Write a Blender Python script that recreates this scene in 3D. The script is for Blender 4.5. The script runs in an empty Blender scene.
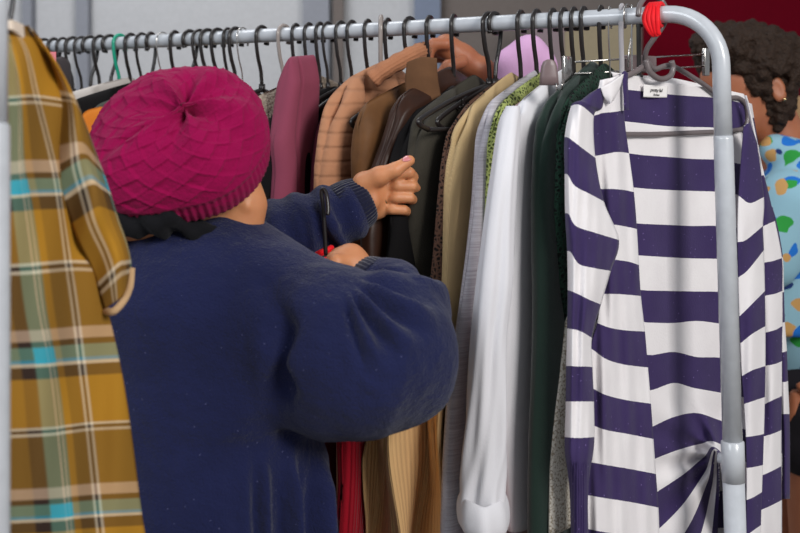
import bpy, bmesh, math, random
import numpy as np
from mathutils import Vector, Matrix, noise
import openvdb as vdb
random.seed(7)
C = bpy.context.scene.collection
F = 1100.0; EYE = 1.48; HZ = 123.0
def P(px, py, d): return Vector(((px-400)*d/F, d, EYE-(py-HZ)*d/F))
# ------------------------------------------------------------------ tagging
def tag(o, label=None, cat=None, group=None, kind=None):
    if label: o['label'] = label
    if cat: o['category'] = cat
    if group: o['group'] = group
    if kind: o['kind'] = kind
    return o
def empty(name, loc=(0,0,0)):
    o = bpy.data.objects.new(name, None); o.empty_display_size = .05; o.location = loc; C.objects.link(o); return o
def mobj(name, verts, faces, mat, parent=None, smooth=True, uvs=None, fix=False):
    verts = [Vector(v) for v in verts]
    base = Vector((0,0,0))
    if parent is None:
        xs = [v.x for v in verts]; ys = [v.y for v in verts]; zs = [v.z for v in verts]
        base = Vector(((min(xs)+max(xs))/2, (min(ys)+max(ys))/2, min(zs)))
    elif parent is not None:
        base = Vector((0,0,0)); p = parent; off = Vector((0,0,0))
        while p is not None: off += p.location; p = p.parent
        verts = [v-off for v in verts]
    me = bpy.data.meshes.new(name)
    me.from_pydata([v-base for v in verts], [], faces)
    if uvs is not None:
        ul = me.uv_layers.new(name='UVMap')
        li = np.empty(len(me.loops), dtype=np.int32); me.loops.foreach_get('vertex_index', li)
        ul.data.foreach_set('uv', np.array(uvs, dtype=np.float32)[li].ravel())
    if fix:
        bm = bmesh.new(); bm.from_mesh(me); bmesh.ops.recalc_face_normals(bm, faces=bm.faces); bm.to_mesh(me); bm.free()
    if smooth: me.polygons.foreach_set('use_smooth', [True]*len(me.polygons))
    me.materials.append(mat)
    o = bpy.data.objects.new(name, me); C.objects.link(o)
    if parent: o.parent = parent
    else: o.location = base
    return o
# ------------------------------------------------------------------ materials
def s2l(c):
    c = c/255.0
    return c/12.92 if c <= .04045 else ((c+.055)/1.055)**2.4
def col(r, g, b, k=1.0): return (s2l(r)*k, s2l(g)*k, s2l(b)*k, 1)
class NT:
    def __init__(s, name):
        s.m = bpy.data.materials.new(name); s.m.use_nodes = True; s.t = s.m.node_tree
        s.b = s.t.nodes['Principled BSDF']
    def n(s, typ, **kw):
        x = s.t.nodes.new(typ)
        for k, v in kw.items():
            if k.startswith('i_'):
                key = k[2:]; key = int(key) if key.isdigit() else key.replace('_', ' ')
                x.inputs[key].default_value = v
            else: setattr(x, k, v)
        return x
    def l(s, a, b): s.t.links.new(a, b)
    def math(s, op, a, b=None, c=None):
        x = s.t.nodes.new('ShaderNodeMath'); x.operation = op
        for i, v in enumerate((a, b, c)):
            if v is None: continue
            if isinstance(v, (int, float)): x.inputs[i].default_value = v
            else: s.l(v, x.inputs[i])
        return x.outputs[0]
    def mix(s, fac, a, b, mode='MIX'):
        x = s.t.nodes.new('ShaderNodeMix'); x.data_type = 'RGBA'; x.blend_type = mode
        for i, v in ((0, fac), (6, a), (7, b)):
            if isinstance(v, (int, float, tuple)): x.inputs[i].default_value = v
            else: s.l(v, x.inputs[i])
        return x.outputs[2]
def plain(name, c, rough=.5, metal=0, bump=0, bscale=80, alpha=None, coat=0, trans=0):
    T = NT(name); b = T.b
    b.inputs['Base Color'].default_value = c; b.inputs['Roughness'].default_value = rough; b.inputs['Metallic'].default_value = metal
    b.inputs['Coat Weight'].default_value = coat; b.inputs['Transmission Weight'].default_value = trans
    tc = T.n('ShaderNodeTexCoord'); nz = T.n('ShaderNodeTexNoise', i_Scale=bscale, i_Detail=4.0); T.l(tc.outputs['Object'], nz.inputs['Vector'])
    cc = T.mix(nz.outputs[0], tuple(x*.86 for x in c[:3])+(1,), tuple(min(1, x*1.1) for x in c[:3])+(1,)); T.l(cc, b.inputs['Base Color'])
    if bump:
        bp = T.n('ShaderNodeBump', i_Strength=bump, i_Distance=.002); T.l(nz.outputs[0], bp.inputs['Height']); T.l(bp.outputs[0], b.inputs['Normal'])
    return T.m
def fabric(name, c, kind='plain', rough=.9, bump=.4, sheen=.05, var=.12, c2=None, scale=1.0, spec=.2):
    """woven/knitted cloth; UV in metres when present (u round, v down)"""
    T = NT(name); b = T.b
    b.inputs['Roughness'].default_value = rough; b.inputs['Specular IOR Level'].default_value = spec
    b.inputs['Sheen Weight'].default_value = sheen; b.inputs['Sheen Roughness'].default_value = .5
    tc = T.n('ShaderNodeTexCoord')
    n1 = T.n('ShaderNodeTexNoise', i_Scale=14.0, i_Detail=3.0); T.l(tc.outputs['Object'], n1.inputs['Vector'])
    n2 = T.n('ShaderNodeTexNoise', i_Scale=420.0*scale, i_Detail=2.0); T.l(tc.outputs['Object'], n2.inputs['Vector'])
    lo = tuple(x*(1-var) for x in c[:3])+(1,); hi = tuple(min(1, x*(1+var)) for x in c[:3])+(1,)
    cc = T.mix(n1.outputs[0], lo, hi); h = n2.outputs[0]
    if kind in ('rib', 'ribh', 'knit'):
        mp = T.n('ShaderNodeMapping'); T.l(tc.outputs['UV'], mp.inputs['Vector'])
        w = T.n('ShaderNodeTexWave', i_Scale=(60.0 if kind != 'knit' else 110.0)*scale, i_Distortion=.3, i_Detail=1.0)
        w.bands_direction = 'Y' if kind == 'ribh' else 'X'; T.l(mp.outputs[0], w.inputs['Vector'])
        h = T.math('ADD', w.outputs['Fac'], T.math('MULTIPLY', n2.outputs[0], .5))
        cc = T.mix(T.math('MULTIPLY', w.outputs['Fac'], .3), cc, tuple(x*.75 for x in c[:3])+(1,))
    if kind == 'ribh':
        w.inputs['Distortion'].default_value = .8; ln = T.math('POWER', w.outputs['Fac'], 7.0); h = T.math('SUBTRACT', T.math('MULTIPLY', n2.outputs[0], .7), ln)
        cc = T.mix(T.math('MULTIPLY', ln, .28), T.mix(n1.outputs[0], lo, hi), tuple(x*.5 for x in c[:3])+(1,))
    if kind == 'heather':
        mp = T.n('ShaderNodeMapping'); mp.inputs['Scale'].default_value = (12, 260, 1); T.l(tc.outputs['UV'], mp.inputs['Vector'])
        n3 = T.n('ShaderNodeTexNoise', i_Scale=1.6, i_Detail=4.0); T.l(mp.outputs[0], n3.inputs['Vector'])
        r = T.n('ShaderNodeValToRGB'); r.color_ramp.elements[0].position = .35; r.color_ramp.elements[1].position = .7; T.l(n3.outputs[0], r.inputs[0])
        cc = T.mix(r.outputs[0], cc, c2 or hi)
    if kind == 'lace':
        v = T.n('ShaderNodeTexVoronoi', i_Scale=150.0*scale); v.feature = 'DISTANCE_TO_EDGE'; T.l(tc.outputs['Object'], v.inputs['Vector'])
        r = T.n('ShaderNodeValToRGB'); r.color_ramp.elements[0].position = .12; r.color_ramp.elements[1].position = .3; T.l(v.outputs[0], r.inputs[0])
        cc = T.mix(r.outputs[0], cc, c2 or tuple(x*.35 for x in c[:3])+(1,)); h = T.math('SUBTRACT', 1.0, r.outputs[0])
    if kind == 'boucle':
        v = T.n('ShaderNodeTexVoronoi', i_Scale=170.0*scale); T.l(tc.outputs['Object'], v.inputs['Vector'])
        cc = T.mix(v.outputs[0], cc, tuple(x*.55 for x in c[:3])+(1,)); h = T.math('SUBTRACT', 1.0, v.outputs[0])
    if kind == 'fleck':
        v = T.n('ShaderNodeTexVoronoi', i_Scale=70.0); T.l(tc.outputs['Object'], v.inputs['Vector'])
        cc = T.mix(T.math('LESS_THAN', v.outputs[0], .05), cc, c2 or (.5, .5, .6, 1))
        n4 = T.n('ShaderNodeTexNoise', i_Scale=48.0, i_Detail=4.0); T.l(tc.outputs['Object'], n4.inputs['Vector'])
        h = T.math('ADD', n2.outputs[0], T.math('MULTIPLY', n4.outputs[0], 2.5))
    if kind == 'sequin':
        v = T.n('ShaderNodeTexVoronoi', i_Scale=330.0*scale); T.l(tc.outputs['Object'], v.inputs['Vector'])
        cc = T.mix(T.math('GREATER_THAN', v.outputs[0], .62), cc, c2 or tuple(x*.3 for x in c[:3])+(1,)); h = v.outputs['Color']
    if kind == 'leather':
        n5 = T.n('ShaderNodeTexNoise', i_Scale=22.0, i_Detail=5.0); T.l(tc.outputs['Object'], n5.inputs['Vector'])
        cc = T.mix(n5.outputs[0], tuple(x*.5 for x in c[:3])+(1,), tuple(min(1, x*1.6) for x in c[:3])+(1,)); h = n5.outputs[0]
    T.l(cc, b.inputs['Base Color'])
    bp = T.n('ShaderNodeBump', i_Strength=bump, i_Distance=.0025); T.l(h, bp.inputs['Height']); T.l(bp.outputs[0], b.inputs['Normal'])
    return T.m
def skin_mat(name, c):
    T = NT(name); b = T.b
    b.inputs['Roughness'].default_value = .5; b.inputs['Subsurface Weight'].default_value = .12; b.inputs['Subsurface Scale'].default_value = .01
    b.inputs['Subsurface Radius'].default_value = (1, .4, .25)
    tc = T.n('ShaderNodeTexCoord'); n1 = T.n('ShaderNodeTexNoise', i_Scale=35.0, i_Detail=4.0); T.l(tc.outputs['Object'], n1.inputs['Vector'])
    T.l(T.mix(n1.outputs[0], (c[0]*.85, c[1]*.72, c[2]*.68, 1), (min(1, c[0]*1.1), c[1]*1.15, c[2]*1.15, 1)), b.inputs['Base Color'])
    n2 = T.n('ShaderNodeTexNoise', i_Scale=260.0, i_Detail=3.0); T.l(tc.outputs['Object'], n2.inputs['Vector'])
    bp = T.n('ShaderNodeBump', i_Strength=.25, i_Distance=.001); T.l(n2.outputs[0], bp.inputs['Height']); T.l(bp.outputs[0], b.inputs['Normal'])
    return T.m
# ------------------------------------------------------------------ geometry helpers
def cr(p0, p1, p2, p3, t):
    return .5*((2*p1)+(-p0+p2)*t+(2*p0-5*p1+4*p2-p3)*t*t+(-p0+3*p1-3*p2+p3)*t**3)
def crsample(pts, n):
    """n samples per span of a Catmull-Rom through pts (numpy rows)"""
    pts = np.asarray(pts, float); out = []
    m = len(pts)
    ext = [2*pts[0]-pts[1]]+list(pts)+[2*pts[-1]-pts[-2]]
    for i in range(m-1):
        for k in range(n): out.append(cr(ext[i], ext[i+1], ext[i+2], ext[i+3], k/n))
    out.append(pts[-1]); return np.array(out)
def tube_data(pts, r, seg=10, closed=False, cap=True, flat=None):
    pts = [Vector(p) for p in pts]; n = len(pts); V = []; Fc = []
    rs = r if isinstance(r, (list, tuple, np.ndarray)) else [r]*n
    t0 = (pts[1]-pts[0]).normalized()
    up = Vector((0,0,1)) if abs(t0.z) < .9 else Vector((1,0,0))
    nrm = (up-t0*up.dot(t0)).normalized()
    for i in range(n):
        if closed: t = (pts[(i+1) % n]-pts[i-1]).normalized()
        else: t = (pts[min(i+1, n-1)]-pts[max(i-1, 0)]).normalized()
        nrm = (nrm-t*nrm.dot(t)).normalized(); bi = t.cross(nrm)
        for k in range(seg):
            a = 2*math.pi*k/seg; V.append(pts[i]+(nrm*math.cos(a)+bi*math.sin(a))*rs[i])
    rng = n if closed else n-1
    for i in range(rng):
        for k in range(seg):
            a = i*seg+k; b = i*seg+(k+1) % seg; c = ((i+1) % n)*seg+(k+1) % seg; d = ((i+1) % n)*seg+k
            Fc.append((a, b, c, d))
    if cap and not closed:
        Fc.append(tuple(range(seg))[::-1]); Fc.append(tuple((n-1)*seg+k for k in range(seg)))
    return V, Fc
class MB:
    def __init__(s): s.v = []; s.f = []
    def add(s, V, Fc):
        o = len(s.v); s.v += list(V); s.f += [tuple(i+o for i in f) for f in Fc]; return s
    def tube(s, pts, r, seg=10, **k):
        V, Fc = tube_data(pts, r, seg, **k); return s.add(V, Fc)
    def box(s, c, h, M=None):
        c = Vector(c); V = []
        for x in (-1,1):
            for y in (-1,1):
                for z in (-1,1):
                    v = Vector((x*h[0], y*h[1], z*h[2])); V.append(c+(M@v if M else v))
        return s.add(V, [(0,1,3,2),(4,6,7,5),(0,4,5,1),(2,3,7,6),(0,2,6,4),(1,5,7,3)])
    def build(s, name, mat, parent=None, smooth=True, bevel=0, fix=True):
        o = mobj(name, s.v, s.f, mat, parent, smooth, fix=fix)
        if bevel:
            m = o.modifiers.new('bevel', 'BEVEL'); m.width = bevel; m.segments = 2; m.limit_method = 'ANGLE'
        return o
def smooth_pts(pts, n=6): return [Vector(p) for p in crsample([list(p) for p in pts], n)]
# ------------------------------------------------------------------ rack line
RA = Vector((.414, 1.70, 1.648)); RD = Vector((-1.305, .80, 0)).normalized()   # rail runs from right end A away to the left
RN = Vector((-RD.y, RD.x, 0)).normalized()        # across the rail, towards the camera
def railpt(px):
    k = (px-400)/F
    s = (RA.x-k*RA.y)/(-RD.x+k*RD.y)
    return RA+RD*s
# ------------------------------------------------------------------ SDF modelling
class Field:
    def __init__(s, lo, hi, h, big=.05):
        s.lo = np.array(lo, np.float32); s.h = h; s.big = big
        s.n = np.ceil((np.array(hi)-s.lo)/h).astype(int)+1
        s.a = np.full(tuple(s.n), big, np.float32)
    def blk(s, lo, hi, m):
        i0 = np.clip(np.floor((np.array(lo)-m-s.lo)/s.h).astype(int), 0, s.n-1)
        i1 = np.clip(np.ceil((np.array(hi)+m-s.lo)/s.h).astype(int)+1, 1, s.n)
        ax = [s.lo[k]+np.arange(i0[k], i1[k], dtype=np.float32)*s.h for k in range(3)]
        X, Y, Z = np.meshgrid(*ax, indexing='ij')
        return (slice(i0[0], i1[0]), slice(i0[1], i1[1]), slice(i0[2], i1[2])), X, Y, Z
    def comb(s, sl, d, k, op):
        a = s.a[sl]
        if op == 'sub':
            d = -d; h = np.clip(.5-.5*(a-d)/k, 0, 1) if k > 0 else None
            r = np.maximum(a, d) if k <= 0 else a*(1-h)+d*h+k*h*(1-h)
        else:
            if k <= 0: r = np.minimum(a, d)
            else:
                h = np.clip(.5+.5*(d-a)/k, 0, 1); r = d*(1-h)+a*h-k*h*(1-h)
        s.a[sl] = np.clip(r, -s.big, s.big)
    def cap(s, p, q, ra, rb=None, k=.01, op='add'):
        rb = ra if rb is None else rb; p = np.array(p); q = np.array(q); R = max(ra, rb)
        sl, X, Y, Z = s.blk(np.minimum(p, q)-R, np.maximum(p, q)+R, k+s.big)
        dx, dy, dz = q-p; L = max(dx*dx+dy*dy+dz*dz, 1e-12)
        t = np.clip(((X-p[0])*dx+(Y-p[1])*dy+(Z-p[2])*dz)/L, 0, 1)
        d = np.sqrt((X-p[0]-t*dx)**2+(Y-p[1]-t*dy)**2+(Z-p[2]-t*dz)**2)-(ra+(rb-ra)*t)
        s.comb(sl, d.astype(np.float32), k, op); return s
    def chain(s, pts, rs, k=.01, op='add'):
        for i in range(len(pts)-1): s.cap(pts[i], pts[i+1], rs[i], rs[i+1], k, op)
        return s
    def ell(s, c, r, ax=None, k=.01, op='add'):
        c = np.array(c); r = np.array(r, float); R = r.max()
        sl, X, Y, Z = s.blk(c-R, c+R, k+s.big)
        A = np.eye(3) if ax is None else np.array([list(a) for a in ax])
        X = X-c[0]; Y = Y-c[1]; Z = Z-c[2]
        u = (A[0][0]*X+A[0][1]*Y+A[0][2]*Z); v = (A[1][0]*X+A[1][1]*Y+A[1][2]*Z); w = (A[2][0]*X+A[2][1]*Y+A[2][2]*Z)
        k0 = np.sqrt((u/r[0])**2+(v/r[1])**2+(w/r[2])**2)+1e-6
        k1 = np.sqrt((u/r[0]**2)**2+(v/r[1]**2)**2+(w/r[2]**2)**2)+1e-6
        s.comb(sl, (k0*(k0-1)/k1).astype(np.float32), k, op); return s
    def mesh(s, name, mat, parent=None, disp=None, smooth_it=0):
        g = vdb.FloatGrid(float(s.big)); g.copyFromArray(np.ascontiguousarray(s.a).astype(np.float32))
        pts, tri, quad = g.convertToPolygons(0.0, 0.0)
        pts = pts*s.h+s.lo
        faces = [tuple(int(x) for x in f) for f in quad]+[tuple(int(x) for x in f) for f in tri]
        o = mobj(name, [Vector(p.tolist()) for p in pts], faces, mat, parent, fix=True)
        if smooth_it:
            m = o.modifiers.new('smooth', 'SMOOTH'); m.iterations = smooth_it; m.factor = .5
        if disp:
            me = o.data
            nn = [v.normal.copy() for v in me.vertices]
            off = o.location.copy(); p = o.parent
            while p is not None: off += p.location; p = p.parent
            for v, n_ in zip(me.vertices, nn): v.co += n_*disp(v.co+off)
        return o
def autohook(px, reach):
    k = (px-400)/F; A_ = RA+RN*reach; s_ = (A_.x-k*A_.y)/(-RD.x+k*RD.y); H_ = RA+RD*s_; return 400+F*H_.x/H_.y
# ------------------------------------------------------------------ hanging garment seen from its near edge
def interp(x, xs, ys): return float(np.interp(x, xs, ys))
def garment(name, mat, label, cat, hook, L, zn=-.118, zt=None, hem=.80, far=.2, T1=.014, T2=.026, amp=.008, seed=0, yaw=0, group=None,
            drop=.055, nose=.03, fq=1.0, boff=0, sleeve=.3, hemvar=0, reach=.21):
    """L: list of (py, px) for the near edge.  zn: neck height relative to the rail centre."""
    H = hook if isinstance(hook, Vector) else railpt(autohook(interp(150, [q[0] for q in L], [q[1] for q in L]), reach)); rng = np.random.RandomState(seed)
    n = Matrix.Rotation(math.radians(yaw), 3, 'Z')@RN; b = n.cross(Vector((0,0,1))).normalized()
    if b.x < 0: b = -b
    Zn = H.z+zn; pys = [q[0] for q in L]; pxs = [q[1] for q in L]
    def an(Z):
        a = .2
        for _ in range(3):
            d = H.y+n.y*a; py = HZ-(Z-EYE)*F/d; k = (interp(py, pys, pxs)-400)/F
            a = (k*H.y-H.x)/(n.x-k*n.y)
        return min(max(a, .03), .45)
    NC = 60; NR = 70
    fr = np.linspace(0, 1, NC+1); fr = .5-.5*np.cos(fr*math.pi)
    ph = rng.rand(8)*6.28; fqs = (rng.rand(8)*30+12)*fq
    V = []; U = []; Fc = []
    topZ = Zn-drop
    def pos(f, t, side):
        e = t
        a_end = an(topZ-(topZ-hem)*e) if t > 0 else an(topZ)
        a = -far+(a_end+far)*f
        ztop = Zn-drop*min(1, (abs(a)/max(.1, (a_end if a > 0 else far)))**1.15)
        rr = nose/(a_end+far)
        for ff in (f, 1-f):
            if ff > 1-rr:
                x = (ff-(1-rr))/rr; ztop -= nose*(1-math.sqrt(max(0, 1-x*x)))
        hz = hem+hemvar*math.sin(a*30+seed)
        Z = ztop+(hz-ztop)*t
        w = min(1, t/.06)**.6
        endf = (1-abs(2*f-1)**6)**.5
        prof = T1
        sl = max(0, min(1, (f-(1-sleeve))/.06)); prof = T1+(T2-T1)*sl
        dip = math.exp(-((f-(1-sleeve))/.03)**2)
        prof *= (1-.55*dip)
        bb = prof*endf*w
        fold = sum(math.sin(a*fqs[i]+ph[i]+t*1.5*math.sin(ph[7-i])+(side*.6 if i % 2 else 0)) for i in range(6))/2.4
        fold2 = math.sin(t*9+a*30*math.sin(ph[2])+ph[1])*.35
        off = amp*min(1, t*4+.1)*(fold+fold2)
        return H+n*(a+0.25*off*math.sin(ph[3]+t*7))+b*(side*bb+off+boff)+Vector((0,0,Z-H.z)), a
    for r in range(NR+1):
        t = (r/NR)**1.25
        ring = [(f, 1) for f in fr]+[(f, -1) for f in fr[::-1][1:-1]]
        for j, (f, sd) in enumerate(ring):
            v, a = pos(f, t, sd); V.append(v); U.append((a+(.5 if sd < 0 else 0), v.z))
    M = 2*NC
    for r in range(NR):
        for j in range(M):
            Fc.append((r*M+j, r*M+(j+1) % M, (r+1)*M+(j+1) % M, (r+1)*M+j))
    Fc.append(tuple(NR*M+j for j in range(M)))
    for j in range(1, NC-1): Fc.append((j, j+1, M-j-1, M-j))
    Fc.append((NC-1, NC, NC+1)); Fc.append((0, 1, M-1))
    o = mobj(name, V, Fc, mat, None, uvs=U, fix=True)
    return tag(o, label, cat, group)
# ------------------------------------------------------------------ control-grid cloth
def sheet(name, rows, mat, parent, dfun, nu=10, nv=8, vs=None, us=None, thick=.002, ripple=None):
    """rows: [ [(px,py,doff),...], ...] -> smooth sheet through those points; vs/us: uv per row/column"""
    R = [np.array([list(p)+([0] if len(p) == 2 else []) for p in r], float) for r in rows]
    vs = list(range(len(rows))) if vs is None else vs
    us = list(np.linspace(0, 1, len(R[0]))) if us is None else us
    A = np.array([crsample(r, nu) for r in R])                       # rows x cols x 3
    B = np.array([crsample(A[:, j], nv) for j in range(A.shape[1])])  # cols x rows x 3
    uu = np.interp(np.arange(A.shape[1])/nu, range(len(us)), us); vv = np.interp(np.arange(B.shape[1])/nv, range(len(vs)), vs)
    V = []; U = []; Fc = []
    nc, nr = B.shape[0], B.shape[1]
    for i in range(nr):
        for j in range(nc):
            px, py, do = B[j, i]; d = dfun(px, py)+do
            if ripple: d += ripple(px, py, uu[j], vv[i])
            V.append(P(px, py, d)); U.append((uu[j], vv[i]))
    for i in range(nr-1):
        for j in range(nc-1): Fc.append((i*nc+j, (i+1)*nc+j, (i+1)*nc+j+1, i*nc+j+1))
    o = mobj(name, V, Fc, mat, parent, uvs=U)
    m = o.modifiers.new('thickness', 'SOLIDIFY'); m.thickness = thick; m.offset = -1
    return o
# ================================================================== MATERIALS
M_rack = plain('painted_steel', col(192,195,200), .28, 0, .05, 60, coat=.4)
M_black = plain('black_plastic', col(32,27,26), .3)
M_blackm = plain('black_rubber', col(20,18,18), .5)
M_greyp = plain('grey_plastic', col(110,100,100), .28)
M_lgrey = plain('light_grey_plastic', col(170,165,168), .3)
M_mauvep = plain('mauve_grey_plastic', col(120,102,102), .4)
M_green = plain('green_plastic', col(20,150,120), .3)
M_clear = plain('cloudy_plastic', col(150,140,135), .15)
M_steel = plain('bright_steel', col(200,195,190), .2, 1)
M_dsteel = plain('dark_steel', col(70,70,72), .3, .8)
M_red = fabric('red_ribbon', col(235,25,35), 'plain', .5, .2)
M_skin = skin_mat('skin', col(208,142,98)); M_skin2 = skin_mat('brown_skin', col(168,104,72)); M_skin3 = skin_mat('tan_skin', col(200,130,95))
M_nail = plain('pink_nail', col(214,130,132), .3, coat=.5)
M_gold = plain('gold', col(220,190,140), .2, 1)
# ================================================================== SETTING
def plane(name, pts, mat, **k):
    o = mobj(name, pts, [tuple(range(len(pts)))], mat, None, smooth=False)
    m = o.modifiers.new('thickness', 'SOLIDIFY'); m.thickness = .04; m.offset = -1
    return tag(o, kind='structure', **k)
M_wall = plain('pale_panel', col(172,172,174), .7); M_wallr = plain('red_banner', col(92,2,20), .8)
M_wallg = plain('grey_boards', col(104,96,92), .8); M_post = plain('grey_post', col(120,122,130), .6)
M_floor = plain('concrete_floor', col(120,115,110), .8, bump=.3, bscale=20)
for m_ in (M_wall, M_wallr, M_wallg, M_floor): m_.node_tree.nodes['Principled BSDF'].inputs['Specular IOR Level'].default_value = .05
WY = 4.6
mb = MB(); mb.box((0, 2.0, -.02), (4.5, 4.6, .02)); tag(mb.build('floor', M_floor, None, False), kind='structure')
def wallx(px): return (px-400)*WY/F
mb = MB(); mb.box(((wallx(-500)+wallx(418))/2, WY+.03, 1.6), ((wallx(418)-wallx(-500))/2, .03, 1.6)); tag(mb.build('wall_back', M_wall, None, False), kind='structure')
mb = MB(); mb.box(((wallx(418)+wallx(642))/2, WY+.02, 1.6), ((wallx(642)-wallx(418))/2, .03, 1.6)); tag(mb.build('wall_middle', M_wallg, None, False), kind='structure')
mb = MB(); mb.box(((wallx(642)+wallx(1250))/2, WY, 1.6), ((wallx(1250)-wallx(642))/2, .03, 1.6)); tag(mb.build('wall_right', M_wallr, None, False), kind='structure')
for i, (a, b, mt) in enumerate([(27, 36, M_post), (80, 92, M_post), (304, 330, M_post), (334, 344, M_wallg), (414, 440, plain('blue_grey_post', col(98,108,128), .6))]):
    mb = MB(); mb.box(((wallx(a)+wallx(b))/2, WY-.03, 1.6), ((wallx(b)-wallx(a))/2, .03, 1.6)); tag(mb.build('trim_%d' % (i+1), mt, None, False), kind='structure')
M_beige = plain('beige_canvas', col(140,128,104), .9); M_pale = plain('mauve_canvas', col(128,112,116), .9)
scr = empty('folding_screen', (wallx(575), 4.2, 0)); tag(scr, 'beige and mauve-grey fabric screen standing behind the rail under the row of hooks', 'screen')
mb = MB(); mb.box(((600-400)*4.2/F, 4.2, .95), ((640-565)/2*4.2/F, .015, .95)); mb.build('beige_panel', M_beige, scr, False, .004)
mb = MB(); mb.box(((548-400)*4.2/F, 4.2, .95), (17*4.2/F, .015, .95)); mb.build('mauve_panel', M_pale, scr, False, .004)
# ================================================================== RACK
rack = empty('clothes_rack', (RA.x+.07, RA.y, 0))
tag(rack, 'grey-white tubular steel clothes rack with curved corner holding the crowded rail of clothes', 'clothes rack')
RR = .0135
def rail_end(A, out, lean):
    """bend from the rail into the upright; returns the path down to z=0"""
    r = .082; pts = []
    for i in range(13):
        a = math.pi/2*i/12
        pts.append(A+out*(r*math.sin(a))+Vector((0,0,-r*(1-math.cos(a)))))
    e = pts[-1]
    return pts, e
outR = -RD; ptsR, eR = rail_end(RA, outR, 0)
leanR = Vector((.030, 0, -1)); LB = RA+RD*1.53; ptsL, eL = rail_end(LB, RD, 0)
def down(e, z, lean=.030): k = e.z-z; return Vector((e.x+lean*k, e.y, z))
zc = 1.48-(137-HZ)*eR.y/F
top = [down(eL, zc, 0)]+ptsL[::-1]+[RA+RD*(1.53*(1-i/14)) for i in range(1, 14)]+ptsR+[down(eR, zc)]
MB().tube(top, RR, 20).build('top_rail', M_rack, rack)
z1, z2 = EYE-(441-HZ)*eR.y/F, EYE-(481-HZ)*eR.y/F
for e, ln in ((eR, .030), (eL, 0)):
    MB().tube([down(e, zc+.002, ln), down(e, zc-.003, ln), down(e, z1, ln)], [RR+.0005, RR+.0012, RR+.0012], 20).build('upright', M_rack, rack)
    MB().tube([down(e, z1+.001, ln), down(e, z1-.001, ln), down(e, z2, ln)], [RR+.001, RR+.0038, RR+.0038], 20).build('joint_collar', M_rack, rack)
    MB().tube([down(e, z2, ln), down(e, .09, ln)], RR+.0028, 20).build('lower_post', M_rack, rack)
    f = down(e, .09, ln)
    m = MB(); m.tube([f-RN*.24, f+RN*.24], .013, 14); m.build('foot_bar', M_rack, rack)
    for s in (-1, 1):
        w = f+RN*.22*s; m = MB(); m.tube([w-Vector((0,0,.0)), w-Vector((0,0,.04))], .006, 10); m.tube([w+Vector((-.01,0,-.06)), w+Vector((.01,0,-.06))], .03, 20); m.build('caster', M_blackm, rack)
zb = .09
MB().tube([down(eL, zb, 0), down(eR, zb)], .011, 14).build('bottom_rail', M_rack, rack)
# side connector cap stub left of the collar
cp = down(eR, EYE-(460-HZ)*eR.y/F)
MB().tube([cp, cp+RD*.022], .008, 14).build('connector_cap', M_rack, rack)
# red ribbon tied round the rail
rb = MB(); q = railpt(656)
for i in range(5):
    o_ = -RD*(.004*(i-2)); rb.tube([q+o_+Vector((0,0,.0)) + (RN*math.cos(a)+Vector((0,0,1))*math.sin(a))*(RR+.004) for a in np.linspace(0, 2*math.pi, 25)[:-1]], .0035, 8, closed=True)
for i in range(4):
    w = (i-1.5)*.005
    rb.tube(smooth_pts([q+RN*.016+RD*w+Vector((0,0,.012)), q+RN*.024+RD*(w*1.4)+Vector((0,0,-.008)), q+RN*.021-RD*(.004-w*.8)+Vector((0,0,-.028)), q+RN*.017-RD*(.008-w*.4)+Vector((0,0,-.031-.003*(i%2)))]), [.004]*18+[.002], 8)
tag(rb.build('red_ribbon', M_red), 'bright red ribbon knotted round the rail near its curved corner', 'ribbon')
# ================================================================== HANGERS
def hanger_meshes(mat, wire=.0037, span=.16, drop=.055, hookh=.105, armr=.0042, style='plain', hmat=None):
    """built at the origin in the XZ plane (x across the rail); returns root with parts"""
    r = empty('clothes_hanger')
    hk = []
    for i in range(17):
        a = math.radians(-38+i*(218+10)/16); hk.append(Vector((-.019*math.cos(a), 0, .019*math.sin(a)-.0015)))
    hk += [Vector((.0175, 0, -.02)), Vector((.012, 0, -.045)), Vector((.003, 0, -.07)), Vector((0, 0, -hookh))]
    m = MB(); m.tube(smooth_pts(hk, 2), wire, 10); m.tube([hk[0]+Vector((0,0,.001)), hk[0]+Vector((.001,0,-.004))], wire*1.45, 8)
    m.build('hook', hmat or mat, r)
    m = MB(); z0 = -hookh
    if style == 'plain':
        for s in (-1, 1):
            m.tube(smooth_pts([(0,0,z0), (s*.03,0,z0-.006), (s*span*.6,0,z0-drop*.5), (s*span,0,z0-drop), (s*(span+.006),0,z0-drop-.01), (s*(span-.012),0,z0-drop-.018)], 5), armr, 8)
        m.tube([(-span+.012,0,z0-drop-.018), (span-.012,0,z0-drop-.018)], armr*.85, 8)
        m.tube([(0,0,z0+.012), (0,0,z0-.004)], armr*1.5, 8)
        for s in (-1, 1): m.tube(smooth_pts([(s*.07,0,z0-.022), (s*.068,0,z0-.036), (s*.078,0,z0-.038)], 3), armr*.6, 6)
    elif style == 'wire':
        for s in (-1, 1): m.tube(smooth_pts([(0,0,z0), (s*span,0,z0-drop), (s*(span-.005),0,z0-drop-.008)], 4), wire, 8)
        m.tube([(-span+.005,0,z0-drop-.008), (span-.005,0,z0-drop-.008)], wire, 8)
    m.build('frame', mat, r)
    return r
def copy_tree(o, parent=None):
    c = o.copy(); C.objects.link(c); c.parent = parent
    for ch in o.children: copy_tree(ch, c)
    return c
proto = {}
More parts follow.
